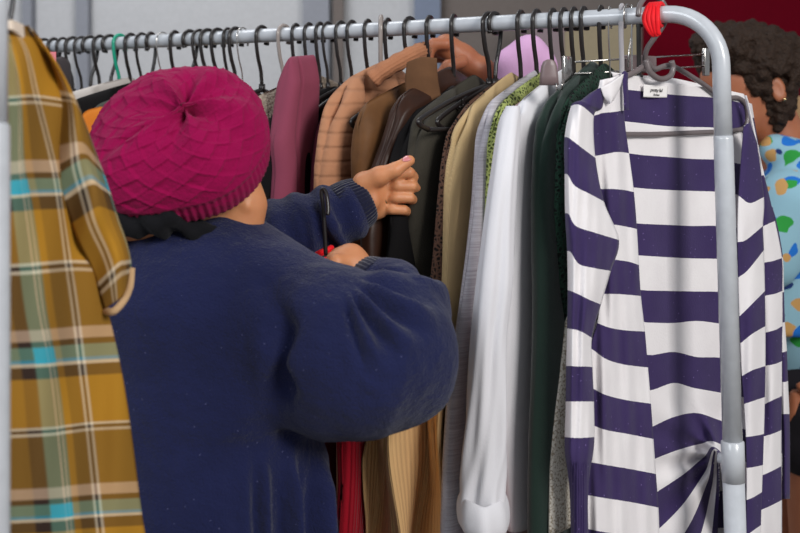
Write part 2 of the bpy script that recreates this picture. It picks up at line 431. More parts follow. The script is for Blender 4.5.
def hanger(kind, px, label, group=None, yaw=0, flip=False, roll=0, **kw):
    if kind not in proto:
        a = dict(black=dict(mat=M_black), thin=dict(mat=M_black, wire=.0031, armr=.0034), green=dict(mat=M_green, wire=.0036), wire=dict(mat=M_steel, wire=.0013, style='wire'),
                 clear=dict(mat=M_clear, wire=.0036), grey=dict(mat=M_lgrey, wire=.0042, armr=.005), dark=dict(mat=M_dsteel, wire=.0016, style='wire'))[kind]
        proto[kind] = hanger_meshes(**a); o = proto[kind]
    else: o = copy_tree(proto[kind])
    o.location = railpt(px); ang = math.atan2(RN.y, RN.x)+(math.pi if flip else 0)+math.radians(yaw)
    o.rotation_euler = (math.radians(roll), 0, ang)
    o.scale = (.2 if px > 625 else .5 if px >= 600 else .72 if px >= 540 else .75 if 290 < px < 400 else 1, 1, 1)
    return tag(o, label, 'hanger', group)
hs = [(44,'black'),(54,'black'),(63,'thin'),(73,'black'),(82,'thin'),(90,'black'),(100,'black'),(110,'black')]
for px, k in hs:
    hanger(k, px, 'black plastic hanger on the far rail left of the green hanger', 'black hangers left of the green one', yaw=random.uniform(-14,14), flip=random.random()<.3)
hanger('green', 120, 'green plastic hanger on the rail above the magenta hat, only green one')
for px, k in [(131,'black'),(142,'thin'),(151,'black')]:
    hanger(k, px, 'black plastic hanger on the rail between the green hanger and the first wire hanger', 'black hangers right of the green one', yaw=random.uniform(-14,14), flip=random.random()<.2)
hanger('wire', 163, 'thin bright wire hanger on the rail at the left above the magenta hat')
for px, k in [(175,'black'),(190,'black'),(200,'thin'),(208,'black'),(218,'black'),(228,'thin')]:
    hanger(k, px, 'black plastic hanger on the rail between the two bright wire hangers over the hat', 'black hangers over the hat crown', yaw=random.uniform(-16,16), flip=px==190)
hanger('wire', 243, 'thin bright wire hanger on the rail over the right side of the magenta hat')
for px, k in [(236,'black'),(262,'black')]:
    hanger(k, px, 'black plastic hanger beside the right-hand wire hanger over the magenta hat', 'black hangers beside the right wire hanger', yaw=random.uniform(-10,10))
hanger('clear', 284, 'slim cloudy plastic hanger on the rail just left of the mauve sweater top')
for px, k in [(296,'black'),(309,'black'),(320,'black'),(328,'thin'),(341,'black'),(352,'black'),(368,'black')]:
    hanger(k, px, 'black plastic hanger on the rail between the mauve sweater and the tall cloudy hook', 'black hangers over the burgundy top', yaw=random.uniform(-12,12))
o = hanger('clear', 381, 'cloudy plastic hanger with tall looped hook standing above the rail over the tan cardigan', yaw=30); o.scale = (1.15,1.15,1.3)
hanger('black', 388, 'black plastic hanger directly right of the tall cloudy hook', yaw=8)
hanger('black', 410, 'black plastic hanger above the ribbed collar of the tan cardigan', yaw=-4)
hanger('black', 430, 'black plastic hanger above the brown suede jacket collar', yaw=10)
hanger('black', 454, 'black plastic hanger whose hook crosses the hand behind the rail', yaw=14)
o = hanger('black', 490, 'black plastic hanger carrying the dark olive coat', yaw=2); o.scale = (1.5, 1, 1.0)
hanger('black', 495, 'black plastic hanger hooked backwards beside the olive coat hanger', flip=True, yaw=-6)
hanger('black', 521, 'black plastic hanger in front of the lilac cloth, left one of the pair', yaw=6)
hanger('black', 537, 'black plastic hanger in front of the lilac cloth, right one of the pair', yaw=2)
for px in (553, 564, 574, 584):
    hanger('black', px, 'black plastic hanger on the rail above the metal trouser clips', 'black hangers above the trouser clips', yaw=random.uniform(-8,8))
hanger('black', 601, 'black plastic hanger carrying the dark green lace top, next to a thin wire hook', yaw=3)
hanger('wire', 610, 'thin bright wire hook left of the thick light grey hanger', yaw=5)
hanger('grey', 622, 'thick light grey plastic hanger near the curved corner of the rack', yaw=10)
hanger('wire', 632, 'thin bright wire hook right of the thick light grey hanger', yaw=12)
hanger('black', 639, 'black plastic hanger leftmost of the two beside the red ribbon', yaw=8)
# cardigan hanger (grey, turned towards the viewer)
ch = empty('clothes_hanger', railpt(650)); tag(ch, 'dark grey tubular hanger with spare lower hook carrying the striped cardigan', 'hanger')
c0 = railpt(650)
def CP(px, py, dd=0): return P(px, py, cdepth(px)+dd)
cA = Vector((.2345, 1.545)); cB = Vector((.672, 1.92))
def cdepth(px, py=0):
    k = (px-400)/F; s = (cA.x-k*cA.y)/(-(cB.x-cA.x)+k*(cB.y-cA.y)); return cA.y+(cB.y-cA.y)*s
d0 = railpt(652).y
MB().tube(smooth_pts([P(638,16,d0-.03), P(640,5,d0-.024), P(648,-4,d0), P(661,0,d0+.022), P(667,14,d0+.012), P(663,26,d0-.002), P(655,37,d0), P(647,49,d0+.01), P(645,60,d0+.02), P(648,66,d0+.02)], 5), .0042, 10).build('hook', M_greyp, ch)
m = MB()
m.tube(smooth_pts([CP(648,63,.02), CP(635,72,.02), CP(612,83,.02), CP(590,97,.02), CP(583,104,.02)], 5), .0045, 10)
m.tube(smooth_pts([CP(648,63,.02), CP(655,69,.02), CP(672,66,.02), CP(700,82,.02), CP(722,97,.02), CP(738,98,.02), CP(746,106,.02), CP(747,122,.02), CP(738,130,.02), CP(690,133,.022), CP(640,134.5,.022), CP(600,132,.022), CP(583,118,.02), CP(583,104,.02)], 6), .0042, 10)
m.build('frame', M_greyp, ch)
MB().tube(smooth_pts([CP(646,60,.01), CP(650,72,.005), CP(660,79,.0), CP(670,76,.0), CP(673,68,.0), CP(671.5,61,.0)], 6), .0046, 10).build('spare_hook', M_greyp, ch)
# clip hangers
def clip_hanger(px, label, bar_l, bar_r, box, clips):
    r = empty('clip_hanger', railpt(px)); tag(r, label, 'hanger'); d = railpt(px).y
    hk = [Vector((-.019*math.cos(math.radians(a)), 0, .019*math.sin(math.radians(a)))) for a in range(-40, 190, 15)]+[Vector((.016,0,-.03)), Vector((.004,0,-.055)), Vector((0,0,-.08))]
    MB().tube([railpt(px)+RN*-p.x+Vector((0,0,p.z)) for p in hk], .0016, 8).build('hook', M_steel, r)
    m = MB()
    for dy in (0, 12): m.tube([P(bar_l[0], bar_l[1]+dy, bar_l[2]), P(bar_r[0], bar_r[1]+dy, bar_r[2])], .0016, 8)
    m.build('bars', M_steel, r)
    bx, by, bd, bw, bh = box; a = (P(*bar_r)-P(*bar_l)); a.z = 0; a.normalize(); Mx = Matrix((a, Vector((0,0,1)).cross(a), Vector((0,0,1)))).transposed()
    m = MB(); m.box(P(bx, by, bd), (bw, .008, bh), Mx); m.build('centre_housing', M_mauvep, r, True, .003)
    for cx, cy, cd, w, h in clips:
        m = MB(); m.box(P(cx, cy, cd)-Vector((0,.004,0)), (w, .0018, h), Mx); m.box(P(cx, cy, cd)+Vector((0,.006,0)), (w, .0018, h), Mx); m.tube([P(cx, cy, cd)-a*w, P(cx, cy, cd)+a*w], .004, 8); m.build('clip', M_steel, r, True, .001)
clip_hanger(628, 'skirt hanger with mauve plastic centre and steel bars beside the metal clips', (575,62,1.70), (706,54,1.92), (640,64,1.80,.035,.014), [(567,72,1.69,.009,.024),(706,62,1.92,.007,.024)])
cl = MB(); cp_ = P(549, 73, 1.62); a = (RN*-1); Mx = Matrix((a, Vector((0,0,1)).cross(a), Vector((0,0,1)))).transposed()
for i, (w, z) in enumerate([(.014,-.017),(.0135,0),(.010,.014),(.006,.019)]): pass
V = []; 
for z, w in ((-.018,.0145),(-.005,.0135),(.010,.0115),(.017,.0085),(.0195,.004)):
    for k in range(16):
        t = 2*math.pi*k/16; V.append(cp_+Vector((w*math.copysign(abs(math.cos(t))**.5, math.cos(t)), .009*math.copysign(abs(math.sin(t))**.5, math.sin(t)), z)))
Fc = [(i*16+k, i*16+(k+1)%16, (i+1)*16+(k+1)%16, (i+1)*16+k) for i in range(4) for k in range(16)]+[tuple(range(15,-1,-1)), tuple(64+k for k in range(16))]
cg = mobj('garment_clip', V, Fc, M_mauvep, None, fix=True); tag(cg, 'rounded mauve-grey plastic clip gripping the clothes between the black hangers', 'clip')
MB().tube([P(556,83,1.61), P(557,90,1.61), P(562,90,1.61), P(562,82,1.61)], .0013, 6).build('spring', M_steel, cg)
# ================================================================== CLOTHES ON THE RAIL
G = garment
B = lambda n, *a, **k: fabric(n, *a, **k)
m_sherpa = fabric('sherpa', col(172,156,138), 'boucle', bump=1.0); m_blk = fabric('black_cloth', col(14,12,13), bump=.2, sheen=0)
m_mauve = fabric('mauve_jersey', col(134,62,82), bump=.15); m_burg = fabric('burgundy_jersey', col(92,36,52), bump=.15)
m_tank = fabric('tan_knit', col(176,124,92), 'ribh', bump=.6, scale=.22); m_tanrib = fabric('tan_rib', col(170,116,82), 'rib', bump=1.0, scale=.9)
m_suede = fabric('brown_suede', col(98,64,34), 'leather', rough=.6, bump=.3); m_dleather = fabric('dark_brown_leather', col(50,28,18), 'leather', rough=.4, bump=.4)
m_olive = fabric('dark_olive_wool', col(56,52,44), bump=.4); m_blace = fabric('brown_lace', col(88,62,50), 'lace', bump=.8, c2=col(20,12,10))
m_tan = fabric('tan_ribbed_jersey', col(192,164,120), 'rib', bump=.35, scale=3); m_grey = fabric('grey_heather', col(158,152,158), 'heather', c2=col(188,184,190), bump=.25)
m_glace = fabric('green_crochet', col(150,160,92), 'lace', bump=1.0, c2=col(60,70,30)); m_white = fabric('white_cotton', col(218,216,220), bump=.15, var=.03, rough=.75)
m_pink = fabric('pale_pink_cotton', col(205,170,170), bump=.12); m_dgreen = fabric('dark_green_velvet', col(24,42,35), bump=.3, sheen=.3); m_dglace = fabric('dark_green_lace', col(28,54,42), 'lace', bump=1.0, c2=col(8,14,12))
m_seq = fabric('sequin_cloth', col(215,208,196), 'sequin', bump=.9, rough=.5, c2=col(160,146,128)); m_beigek = fabric('beige_knit', col(212,170,118), 'rib', bump=.5, scale=1.6)
m_redk = fabric('red_cable_knit', col(150,8,30), 'rib', bump=.9, scale=1.2); m_lilac = fabric('lilac_cloth', col(212,165,205), bump=.2)
# far left, small tops glimpsed over the hat
G('shirt', fabric('offwhite', col(190,182,176)), 'off-white top just right of the plaid shirt shoulder, under the far end of the rail', 'top', 92, [(60,48),(80,50),(120,50)], zn=-.072, seed=1, drop=.05, yaw=6)
G('jacket', m_blk, 'black collared jacket between the off-white top and the grey-green jacket on the far rail', 'jacket', 120, [(60,66),(80,68),(120,66)], zn=-.078, seed=2, drop=.05)
G('sweater', fabric('orange_knit', col(205,120,40)), 'orange sweater edge showing under the black jacket on the far rail', 'sweater', 138, [(60,76),(85,78),(120,78)], zn=-.108, seed=3, drop=.04)
G('jacket', fabric('grey_green', col(66,68,62)), 'grey-green jacket spread below the green hanger, left of the magenta hat', 'jacket', 152, [(60,88),(95,88),(120,88)], zn=-.084, seed=4, drop=.055, yaw=-12)
G('sweater', fabric('plum_knit', col(92,44,58)), 'plum sweater sleeve between the plaid shirt and the magenta hat', 'sweater', 170, [(60,72),(100,76),(140,84),(533,90)], zn=-.15, seed=5, drop=.06, yaw=-16)
G('blouse', fabric('yellow_cloth', col(226,168,30)), 'yellow top peeping out beside the grey-green jacket above the hat', 'top', 182, [(60,108),(90,108),(120,108)], zn=-.098, seed=6, drop=.06)
G('coat', m_blk, 'black coat behind the left part of the magenta hat', 'coat', 204, [(80,130),(533,130)], zn=-.10, seed=7)
G('sweater', fabric('dark_brown_knit', col(58,46,42)), 'dark brown sweater behind the middle of the magenta hat under the rail', 'sweater', 240, [(80,172),(533,168)], zn=-.10, seed=8)
G('cardigan', fabric('charcoal_knit', col(44,40,44)), 'charcoal cardigan behind the right part of the hat, left of the fleece', 'cardigan', 274, [(80,214),(533,206)], zn=-.098, seed=9)
G('fleece_jacket', m_sherpa, 'curly beige fleece jacket between the magenta hat and the mauve sweater', 'jacket', 302, [(75,262),(90,256),(110,248),(160,240),(533,240)], zn=-.075, seed=10, drop=.05, T2=.035)
G('jacket', m_blk, 'black jacket between the beige fleece and the mauve sweater', 'jacket', 322, [(95,272),(120,266),(160,262),(533,262)], zn=-.10, seed=11)
G('sweater', m_mauve, 'mauve pink jersey sweater with its top folded up square under the rail', 'sweater', 338, [(50,291),(62,287),(80,283),(110,277),(140,271),(170,272),(230,268),(533,270)], zn=-.040, seed=12, drop=.015, far=-.085, T1=.020, T2=.022, amp=.008, nose=.007)
G('top', m_burg, 'burgundy jersey top between the mauve sweater and the tan knit cardigan', 'top', 372, [(95,328),(110,322),(130,317),(160,312),(200,308),(533,300)], reach=.13, zn=-.09, seed=13, drop=.06, T1=.018, T2=.022)
tk = G('knit_cardigan', m_tank, 'chunky tan knit cardigan with ribbed collar held back by the woman\'s hand', 'cardigan', 408, [(72,350),(85,338),(100,328),(130,321),(160,317),(190,316),(230,330),(262,338),(533,344)], zn=-.055, seed=14, drop=.045, T1=.02, T2=.03, nose=.05, far=.12, amp=.004)
# ribbed collar roll
cr_p = smooth_pts([P(372,80,1.86), P(385,70,1.86), P(402,60,1.88), P(416,53,1.90), P(424,50,1.93)], 8)
V, Fc = tube_data(cr_p, [.014+.001*math.sin(i) for i in range(len(cr_p))], 40)
V = [v+Vector((0,0,.0)) for v in V]
for i in range(len(cr_p)):
    for k in range(40):
        v = V[i*40+k]; c = cr_p[i]; V[i*40+k] = c+(v-c)*(1+.09*math.sin(k*math.pi*2/40*14))
mobj('collar', V, Fc, fabric('tan_collar', col(172,116,84), bump=.5), tk, fix=True)
sj = G('suede_jacket', m_suede, 'brown suede jacket directly behind the tan cardigan, behind the reaching hand', 'jacket', 440, [(85,385),(95,366),(110,358),(150,355),(200,357),(260,372),(533,380)], zn=-.085, seed=15, drop=.055, T1=.016, T2=.028)
# its collar flap
fl = sheet('collar_flap', [[(407,62,0),(422,57,0),(437,58,0)],[(405,80,-.004),(421,78,-.008),(438,78,0)],[(407,104,0),(423,104,-.006),(441,96,0)]], fabric('suede_flap', col(96,66,44), 'leather', bump=.2), sj, lambda x, y: 1.80, thick=.004)
G('leather_jacket', m_dleather, 'dark brown leather jacket between the suede jacket and the olive coat', 'jacket', 466, [(85,415),(100,395),(130,388),(150,384),(180,378),(230,374),(300,372)], zn=-.07, seed=16, drop=.06, hem=1.15)
G('coat', m_blk, 'black garment shape filling the gap between the fingers and the olive coat', 'coat', 480, [(100,415),(130,402),(160,394),(220,388),(300,380)], zn=-.10, seed=17, hem=1.10)  # near-black garment shape that fills the dark gap between the jackets
G('coat', m_olive, 'dark olive coat just right of the reaching fingers', 'coat', 502, [(100,438),(110,424),(122,416),(150,411),(180,409),(220,409),(260,412),(300,422),(400,430)], zn=-.085, seed=18, drop=.065, hem=1.10, T1=.014, T2=.026, amp=.004)
G('lace_top', m_blace, 'brown lace top, narrow strip between the olive coat and the tan ribbed top', 'top', 524, [(100,466),(120,454),(135,446),(160,442),(180,440),(200,438),(300,430),(430,444),(533,446)], zn=-.09, seed=19, T1=.008, T2=.012, amp=.004)
G('ribbed_top', m_tan, 'tan finely ribbed top between the brown lace and the grey heather sweater', 'top', 541, [(95,482),(110,466),(130,455),(160,449),(180,447),(240,445),(300,443),(533,442)], zn=-.083, seed=20, drop=.065, T1=.01, T2=.02, amp=.003)
G('heather_sweater', m_grey, 'grey heather sweater between the tan ribbed top and the white blouse', 'sweater', 562, [(85,502),(95,490),(110,484),(140,478),(200,474),(250,469),(330,460),(400,452),(470,447),(533,444)], zn=-.08, seed=21, drop=.06, T1=.012, T2=.021, amp=.003)
G('crochet_top', m_glace, 'pale green crochet top peeping out left of the white blouse', 'top', 579, [(85,520),(100,500),(115,493),(140,489),(200,487),(230,487),(260,500),(533,502)], zn=-.08, seed=22, drop=.06, T1=.008, T2=.014, amp=.003)
G('blouse', m_pink, 'pale pink blouse showing as a thin strip left of the white sleeve', 'blouse', 588, [(100,505),(150,496),(300,486),(340,476),(430,467),(533,467)], zn=-.10, seed=23, T1=.008, T2=.014, amp=.003)
wb = G('blouse', m_white, 'white cotton blouse with long turned-back sleeve, left of the dark green top', 'blouse', 603, [(85,535),(100,520),(115,513),(150,509),(200,505),(340,503),(460,508),(533,511)], zn=-.078, seed=24, drop=.06, T1=.012, T2=.02, amp=.005, hem=.885, hemvar=.006)
# white sleeve
sp = [(513,106,1.60,7,.015),(509,125,1.58,11,.020),(504,170,1.55,13,.023),(499,220,1.54,15.5,.025),(494,280,1.535,18,.027),(488,340,1.535,17,.026),(486,400,1.53,18,.026),(485,450,1.53,20,.028),(483,485,1.53,21,.03),(483,508,1.53,22.5,.031),(484,516,1.53,21,.029)]
S = crsample(sp, 10); V = []; Fc = []; U = []
NS = 48
for i, (px, py, d, w, tb) in enumerate(S):
    c = P(px, py, d)
    for k in range(NS):
        a = 2*math.pi*k/NS; t = i/len(S)
        f = 1+.10*math.sin(3*a+5*t)*min(1, t*3)+.08*math.sin(5*a-7*t+2)*min(1, t*3)+.05*math.sin(9*a+12*t+2*math.sin(9*t))*min(1, t*2)
        V.append(c+Vector((math.cos(a)*w*d/F*f, math.sin(a)*tb*f, .004*math.sin(2*a+3)*t))); U.append((k/NS*.15, c.z))
for i in range(len(S)-1):
    for k in range(NS): Fc.append((i*NS+k, i*NS+(k+1) % NS, (i+1)*NS+(k+1) % NS, (i+1)*NS+k))
Fc.append(tuple(range(NS)))
sl = mobj('sleeve', V, Fc, m_white, wb, uvs=U, fix=True); sm = sl.modifiers.new('thickness', 'SOLIDIFY'); sm.thickness = .002
V = []; Fc = []; cpf = [(0,482,494,21),(1,482,501,24.5),(2,482.5,512,26),(3,483,524,25.5),(4,484,531,22),(5,484,530,18),(6,485,520,17)]
for i, px, py, w in cpf:
    c = P(px, py, 1.53)
    for k in range(NS):
        a = 2*math.pi*k/NS; f = 1+.05*math.sin(3*a+1)+.03*math.sin(7*a)
        V.append(c+Vector((math.cos(a)*w*1.56/F*f, math.sin(a)*w*1.3*1.56/F*f, .002*math.sin(a*2+1)+.0012*math.sin(5*a))))
for i in range(len(cpf)-1):
    for k in range(NS): Fc.append((i*NS+k, i*NS+(k+1) % NS, (i+1)*NS+(k+1) % NS, (i+1)*NS+k))
cf = mobj('turned_cuff', V, Fc, m_white, sl, fix=True); sm = cf.modifiers.new('thickness', 'SOLIDIFY'); sm.thickness = .003
sb = cf.modifiers.new('sub', 'SUBSURF'); sb.levels = 2; sb.render_levels = 2
gt = G('velvet_top', m_dgreen, 'dark green velvet and lace top hanging between the white blouse and the striped cardigan', 'top', 622, [(72,592),(82,572),(92,558),(105,547),(125,541),(150,538),(200,535),(260,533),(340,532),(430,531),(533,531)], zn=-.068, seed=25, drop=.058, T1=.014, T2=.024, amp=.006)
G('lace_top', m_dglace, 'dark green lace top with scalloped surface, between the green velvet top and the striped cardigan', 'top', 630, [(72,604),(84,582),(95,568),(110,561),(125,558),(200,555),(280,558),(340,566),(533,572)], reach=.19, zn=-.072, seed=61, drop=.058, T1=.008, T2=.014, amp=.004)
G('sequin_top', m_seq, 'cream sequinned top, narrow sparkling strip left of the striped cardigan sleeve', 'top', 637, [(100,576),(285,567),(300,564),(350,558),(400,554),(470,550),(533,549)], reach=.13, zn=-.16, seed=26, T1=.007, T2=.012, amp=.002, hem=.893, drop=.06)
G('trousers', m_beigek, 'tan knitted trousers folded over low, hanging below the woman\'s bent elbow', 'trousers', P(405,330,1.63), [(300,370),(420,366),(450,363),(533,366)], zn=0, seed=31, drop=.02, T1=.024, T2=.026, amp=.034, fq=3.4, yaw=-58, far=.062, sleeve=.35, hem=.6)
# ---------------------------------------------------------------- striped cardigan
def stripe_mat():
    T = NT('striped_cotton'); b = T.b; b.inputs['Roughness'].default_value = .85; b.inputs['Specular IOR Level'].default_value = .2; b.inputs['Sheen Weight'].default_value = .1
    tc = T.n('ShaderNodeTexCoord'); sx = T.n('ShaderNodeSeparateXYZ'); T.l(tc.outputs['UV'], sx.inputs[0])
    n = T.n('ShaderNodeTexNoise', i_Scale=300.0, i_Detail=2.0); T.l(tc.outputs['Object'], n.inputs['Vector'])
    n2 = T.n('ShaderNodeTexNoise', i_Scale=18.0, i_Detail=3.0); T.l(tc.outputs['Object'], n2.inputs['Vector'])
    v = T.math('ADD', sx.outputs[1], T.math('MULTIPLY', T.math('SUBTRACT', n.outputs[0], .5), .02))
    par = T.math('LESS_THAN', T.math('MODULO', T.math('ADD', v, 20.0), 2.0), 1.0)
    pur = T.mix(n2.outputs[0], col(50,38,78), col(66,52,98)); wh = T.mix(n2.outputs[0], col(226,220,222), col(240,236,236))
    vo = T.n('ShaderNodeTexVoronoi', i_Scale=90.0); T.l(tc.outputs['Object'], vo.inputs['Vector'])
    pur = T.mix(T.math('LESS_THAN', vo.outputs[0], .07), pur, col(140,120,180))
    T.l(T.mix(par, wh, pur), b.inputs['Base Color'])
    bp = T.n('ShaderNodeBump', i_Strength=.3, i_Distance=.0015); T.l(n.outputs[0], bp.inputs['Height']); T.l(bp.outputs[0], b.inputs['Normal'])
    return T.m
m_str = stripe_mat()
cg = empty('striped_cardigan', (.46, 1.77, .75)); tag(cg, 'open purple and white striped cardigan hanging at the end of the rack, facing the viewer', 'cardigan')
ri = lambda amp, fx, fy, s: (lambda px, py, u, v: amp*(math.sin(px*fx+s+py*.004)+.6*math.sin(px*fx*1.9+py*fy+s*2)))
# back panel; even v = purple
bk = [  # v, columns x: 612, 640, 665, 690, 718, 750
 (-1.0, [(612,72),(636,76),(662,82),(692,86),(716,88),(744,94)]),
 (0, [(618,89),(640,91),(665,94),(690,96),(716,98),(748,104)]),
 (1, [(622,121),(640,123),(665,126),(690,127),(717,128),(750,134)]),
 (2, [(626,153),(642,155),(668,157),(694,159),(718,160),(752,166)]),
 (3, [(630,187),(644,188.5),(668,190),(694,191),(719,192),(753,197)]),
 (4, [(632,223),(646,224),(670,225),(694,226),(720,226),(754,230)]),
 (5, [(634,255),(648,256),(672,257.5),(696,258.5),(720,259),(755,262)]),
 (6, [(636,289.5),(648,290.5),(672,291),(696,291.5),(721,292),(756,296)]),
 (7, [(638,321),(649,322.5),(674,323),(697,321),(722,324),(757,330)]),
 (8, [(640,353),(652,355),(674,352),(697,357),(722,358),(757,366)]),
 (9, [(643,391),(654,389.5),(674,383),(694,388),(722,393),(757,400)]),
 (10,[(646,430),(656,425,),(674,417),(696,413),(719,420),(757,434)]),
 (11,[(648,462),(658,457.5),(678,450),(700,444),(718,443,-.06),(757,470)]),
 (12,[(650,497),(660,490),(684,474),(704,457),(717.5,449,-.09),(757,500)]),
 (13,[(652,533),(662,526),(684,503),(705,472),(718,452.5,-.10),(752,540)]),
 (14,[(657,566),(668,558),(692,520),(708,481),(718.5,455,-.10),(748,580)]),
 (15,[(672,590),(684,575),(702,530),(712,486),(719,457,-.10),(744,610)]),
 (16,[(696,610),(702,590),(711,540),(716,492),(719.5,460,-.095),(740,630)]),
 (17,[(712,625),(714,600),(717,550),(719,500),(720,464,-.09),(738,640)])]
def fixr(rows): return [[tuple(p)+(0,)*(3-len(p)) for p in r] for _, r in rows]
def back_rip(px, py, u, v):
    a = .0035*math.sin(px*.09+py*.01)+.003*math.sin(px*.17-py*.02)
    if v > 8:   # folds fanning out from the gathered point
        dx, dy = px-720, py-455; r = math.hypot(dx, dy); an = math.atan2(dy, dx)
        a += .010*math.sin(an*11+.6)*min(1, r/18)*min(1, (v-8)/3)*math.exp(-r/110)
    return a
sheet('back_panel', fixr(bk), m_str, cg, lambda px, py: cdepth(px)+.03, nu=12, nv=10, vs=[r[0] for r in bk], ripple=back_rip)
fp = [(-1,[(600,80,-.0),(606,79,-.008),(614,77,-.006),(626,71,.01)]),
 (0,[(593,116),(603,113,-.008),(613,112,-.01),(624,110.5,.01)]),
 (1,[(595,156),(606,154,-.01),(617,152,-.006),(629,153,.01)]),
 (2,[(600,189),(612,189,-.012),(624,190,-.006),(634,192,.01)]),
 (3,[(606,224),(617,225,-.012),(628,227,-.006),(637,229,.01)]),
 (4,[(606,259),(618,260,-.012),(630,262,-.004),(639,265,.01)]),
 (5,[(602,294),(616,294,-.012),(630,295,-.004),(641,296,.01)]),
 (6,[(597,323),(611,328,-.012),(627,330.5,-.004),(645,331.5,.01)]),
 (7,[(592,349),(606,359,-.014),(624,364.5,-.002),(648,367.5,.01)]),
 (8,[(592,388),(606,395,-.014),(626,400,-.002),(651,403.7,.01)]),
 (9,[(592,425),(606,430,-.014),(628,434,-.002),(653.5,439,.01)]),
 (10,[(590,462),(606,465,-.014),(630,469,-.002),(656,474,.01)]),
 (11,[(587,495),(604,498,-.014),(630,502,-.002),(658.5,507.5,.01)]),
 (12,[(588,529),(604,532,-.014),(630,536,-.002),(659.5,541,.01)]),
 (13,[(588,565),(604,568,-.014),(630,571,-.002),(660,575,.01)]),
 (14,[(588,600),(604,602,-.014),(630,605,-.002),(660,608,.01)])]
sheet('left_front_panel', fixr(fp), m_str, cg, lambda px, py: cdepth(px)-.002, nu=12, nv=10, vs=[r[0] for r in fp],
      ripple=lambda px, py, u, v: .004*math.sin(px*.28+py*.012)*min(1, max(0, v+1)/2)+.0025*math.sin(px*.5-py*.02))
lsv = [(-.9,[(590,93,.02),(596,90,.0),(600,88,-.0),(604,88,.006),(610,86,.012)]),
 (-.25,[(576,104,.02),(582,100,.0),(588,101,-.014),(595,105,-.01),(602,108,.008)]),
 (0,[(571,106,.02),(575,104.5,-.004),(580,105,-.02),(586,109,-.02),(594,116,.008)]),
 (1,[(564.5,137,.02),(568,137.5,-.012),(573,141,-.026),(582,148,-.026),(595.5,158,.006)]),
 (2,[(564.5,174,.02),(568,175,-.016),(575,186,-.026),(590,194,-.03),(604,201.5,.004)]),
 (3,[(565,213,.02),(569,214.5,-.018),(576,226,-.026),(596,233,-.034),(619,240,.0)]),
 (4,[(567,251,.02),(571,252.5,-.018),(579,264,-.026),(594,268,-.036),(611,271,.0)]),
 (5,[(567.5,290,.02),(572,291.5,-.018),(580,295,-.026),(590,300,-.036),(601,304.5,.0)]),
 (6,[(567,328.5,.02),(571,329,-.018),(577,330,-.026),(584,333,-.034),(592,338,.0)]),
 (7,[(566,366,.02),(571,366,-.018),(577,366.5,-.026),(585,366.5,-.03),(592.5,367,.0)]),
 (8,[(565.5,401.5,.02),(571,401.5,-.018),(578,401.5,-.026),(587,401.5,-.03),(594,401.5,.0)]),
 (9,[(564.5,437,.02),(571,437.5,-.018),(578,438,-.026),(588,437.5,-.03),(594.5,437,.0)]),
 (9.4,[(565,455,.02),(571,456,-.018),(578,456,-.026),(587,456,-.03),(593,455,.0)]),
 (9.7,[(567.5,472,.02),(573,473,-.016),(578,473,-.022),(585,473,-.024),(590,472,.0)]),
 (9.8,[(570,500,.02),(574,500,-.01),(579,500,-.018),(584,500,-.018),(588,500,.0)]),
 (9.9,[(571,560,.02),(575,560,-.01),(580,560,-.018),(585,560,-.018),(589,560,.0)])]
def sl_shift(rows, k): return [(v-1 if True else v, r) for v, r in rows]
lsv = [(v+1 if v >= 0 else v+1, r) for v, r in lsv]      # white first below the shoulder seam
sheet('left_sleeve', fixr(lsv), m_str, cg, lambda px, py: cdepth(px)-.018, nu=8, nv=9, vs=[r[0] for r in lsv],
      ripple=lambda px, py, u, v: .0022*math.sin(px*.6+py*.02)+(.0018*math.sin(px*2.6)*(v > 10.5)))
# collar fold at the left shoulder
sheet('collar_fold', [[(601,88,0),(612,82,-.01),(624,74,0)],[(604,97,0),(613,95,-.012),(620,88,0)],[(609,104,0),(611,103,-.008),(614,100,0)]], m_str, cg, lambda px, py: cdepth(px)-.022, vs=[1.1,1.5,1.9])
sheet('neck_edge', [[(622,73,0),(625,71,-.004),(628,73,0)],[(623,84,0),(626,83,-.004),(628,84,0)],[(624,110,0),(626,110,-.004),(629,110,0)]], m_str, cg, lambda px, py: cdepth(px)-.012, vs=[.1,.5,.9])
rf = [(0,[(744,126,0),(750,124,-.012),(757,142,0)]),(1,[(739,196,0),(750,203,-.016),(764,197,0)]),
 (2,[(738,242,0),(746,240,-.014),(763,226,0)]),(3,[(739,277,0),(748,270,-.014),(764,250,0)]),(4,[(740,316,0),(750,306,-.014),(765,291,0)]),
 (5,[(741,343,0),(752,334,-.014),(765.5,326,0)]),(6,[(742,376,0),(753,370,-.014),(765.5,366,0)]),(7,[(744,404,0),(753,401,-.012),(765,397,0)]),
 (8,[(746,437,0),(754,436,-.012),(764,434,0)]),(9,[(747,468,0),(754,467,-.012),(763,465,0)]),(10,[(747,500,0),(754,497,-.012),(762,492,0)]),
 (11,[(747,535,0),(754,530,-.012),(761,525,0)]),(12,[(747,570,0),(754,565,-.012),(761,560,0)]),(13,[(747,600,0),(754,600,-.012),(761,600,0)])]
sheet('right_front_panel', fixr(rf), m_str, cg, lambda px, py: cdepth(px)-.03, nu=12, nv=8, vs=[r[0] for r in rf], ripple=lambda px, py, u, v: .004*math.sin(px*.3+py*.015))
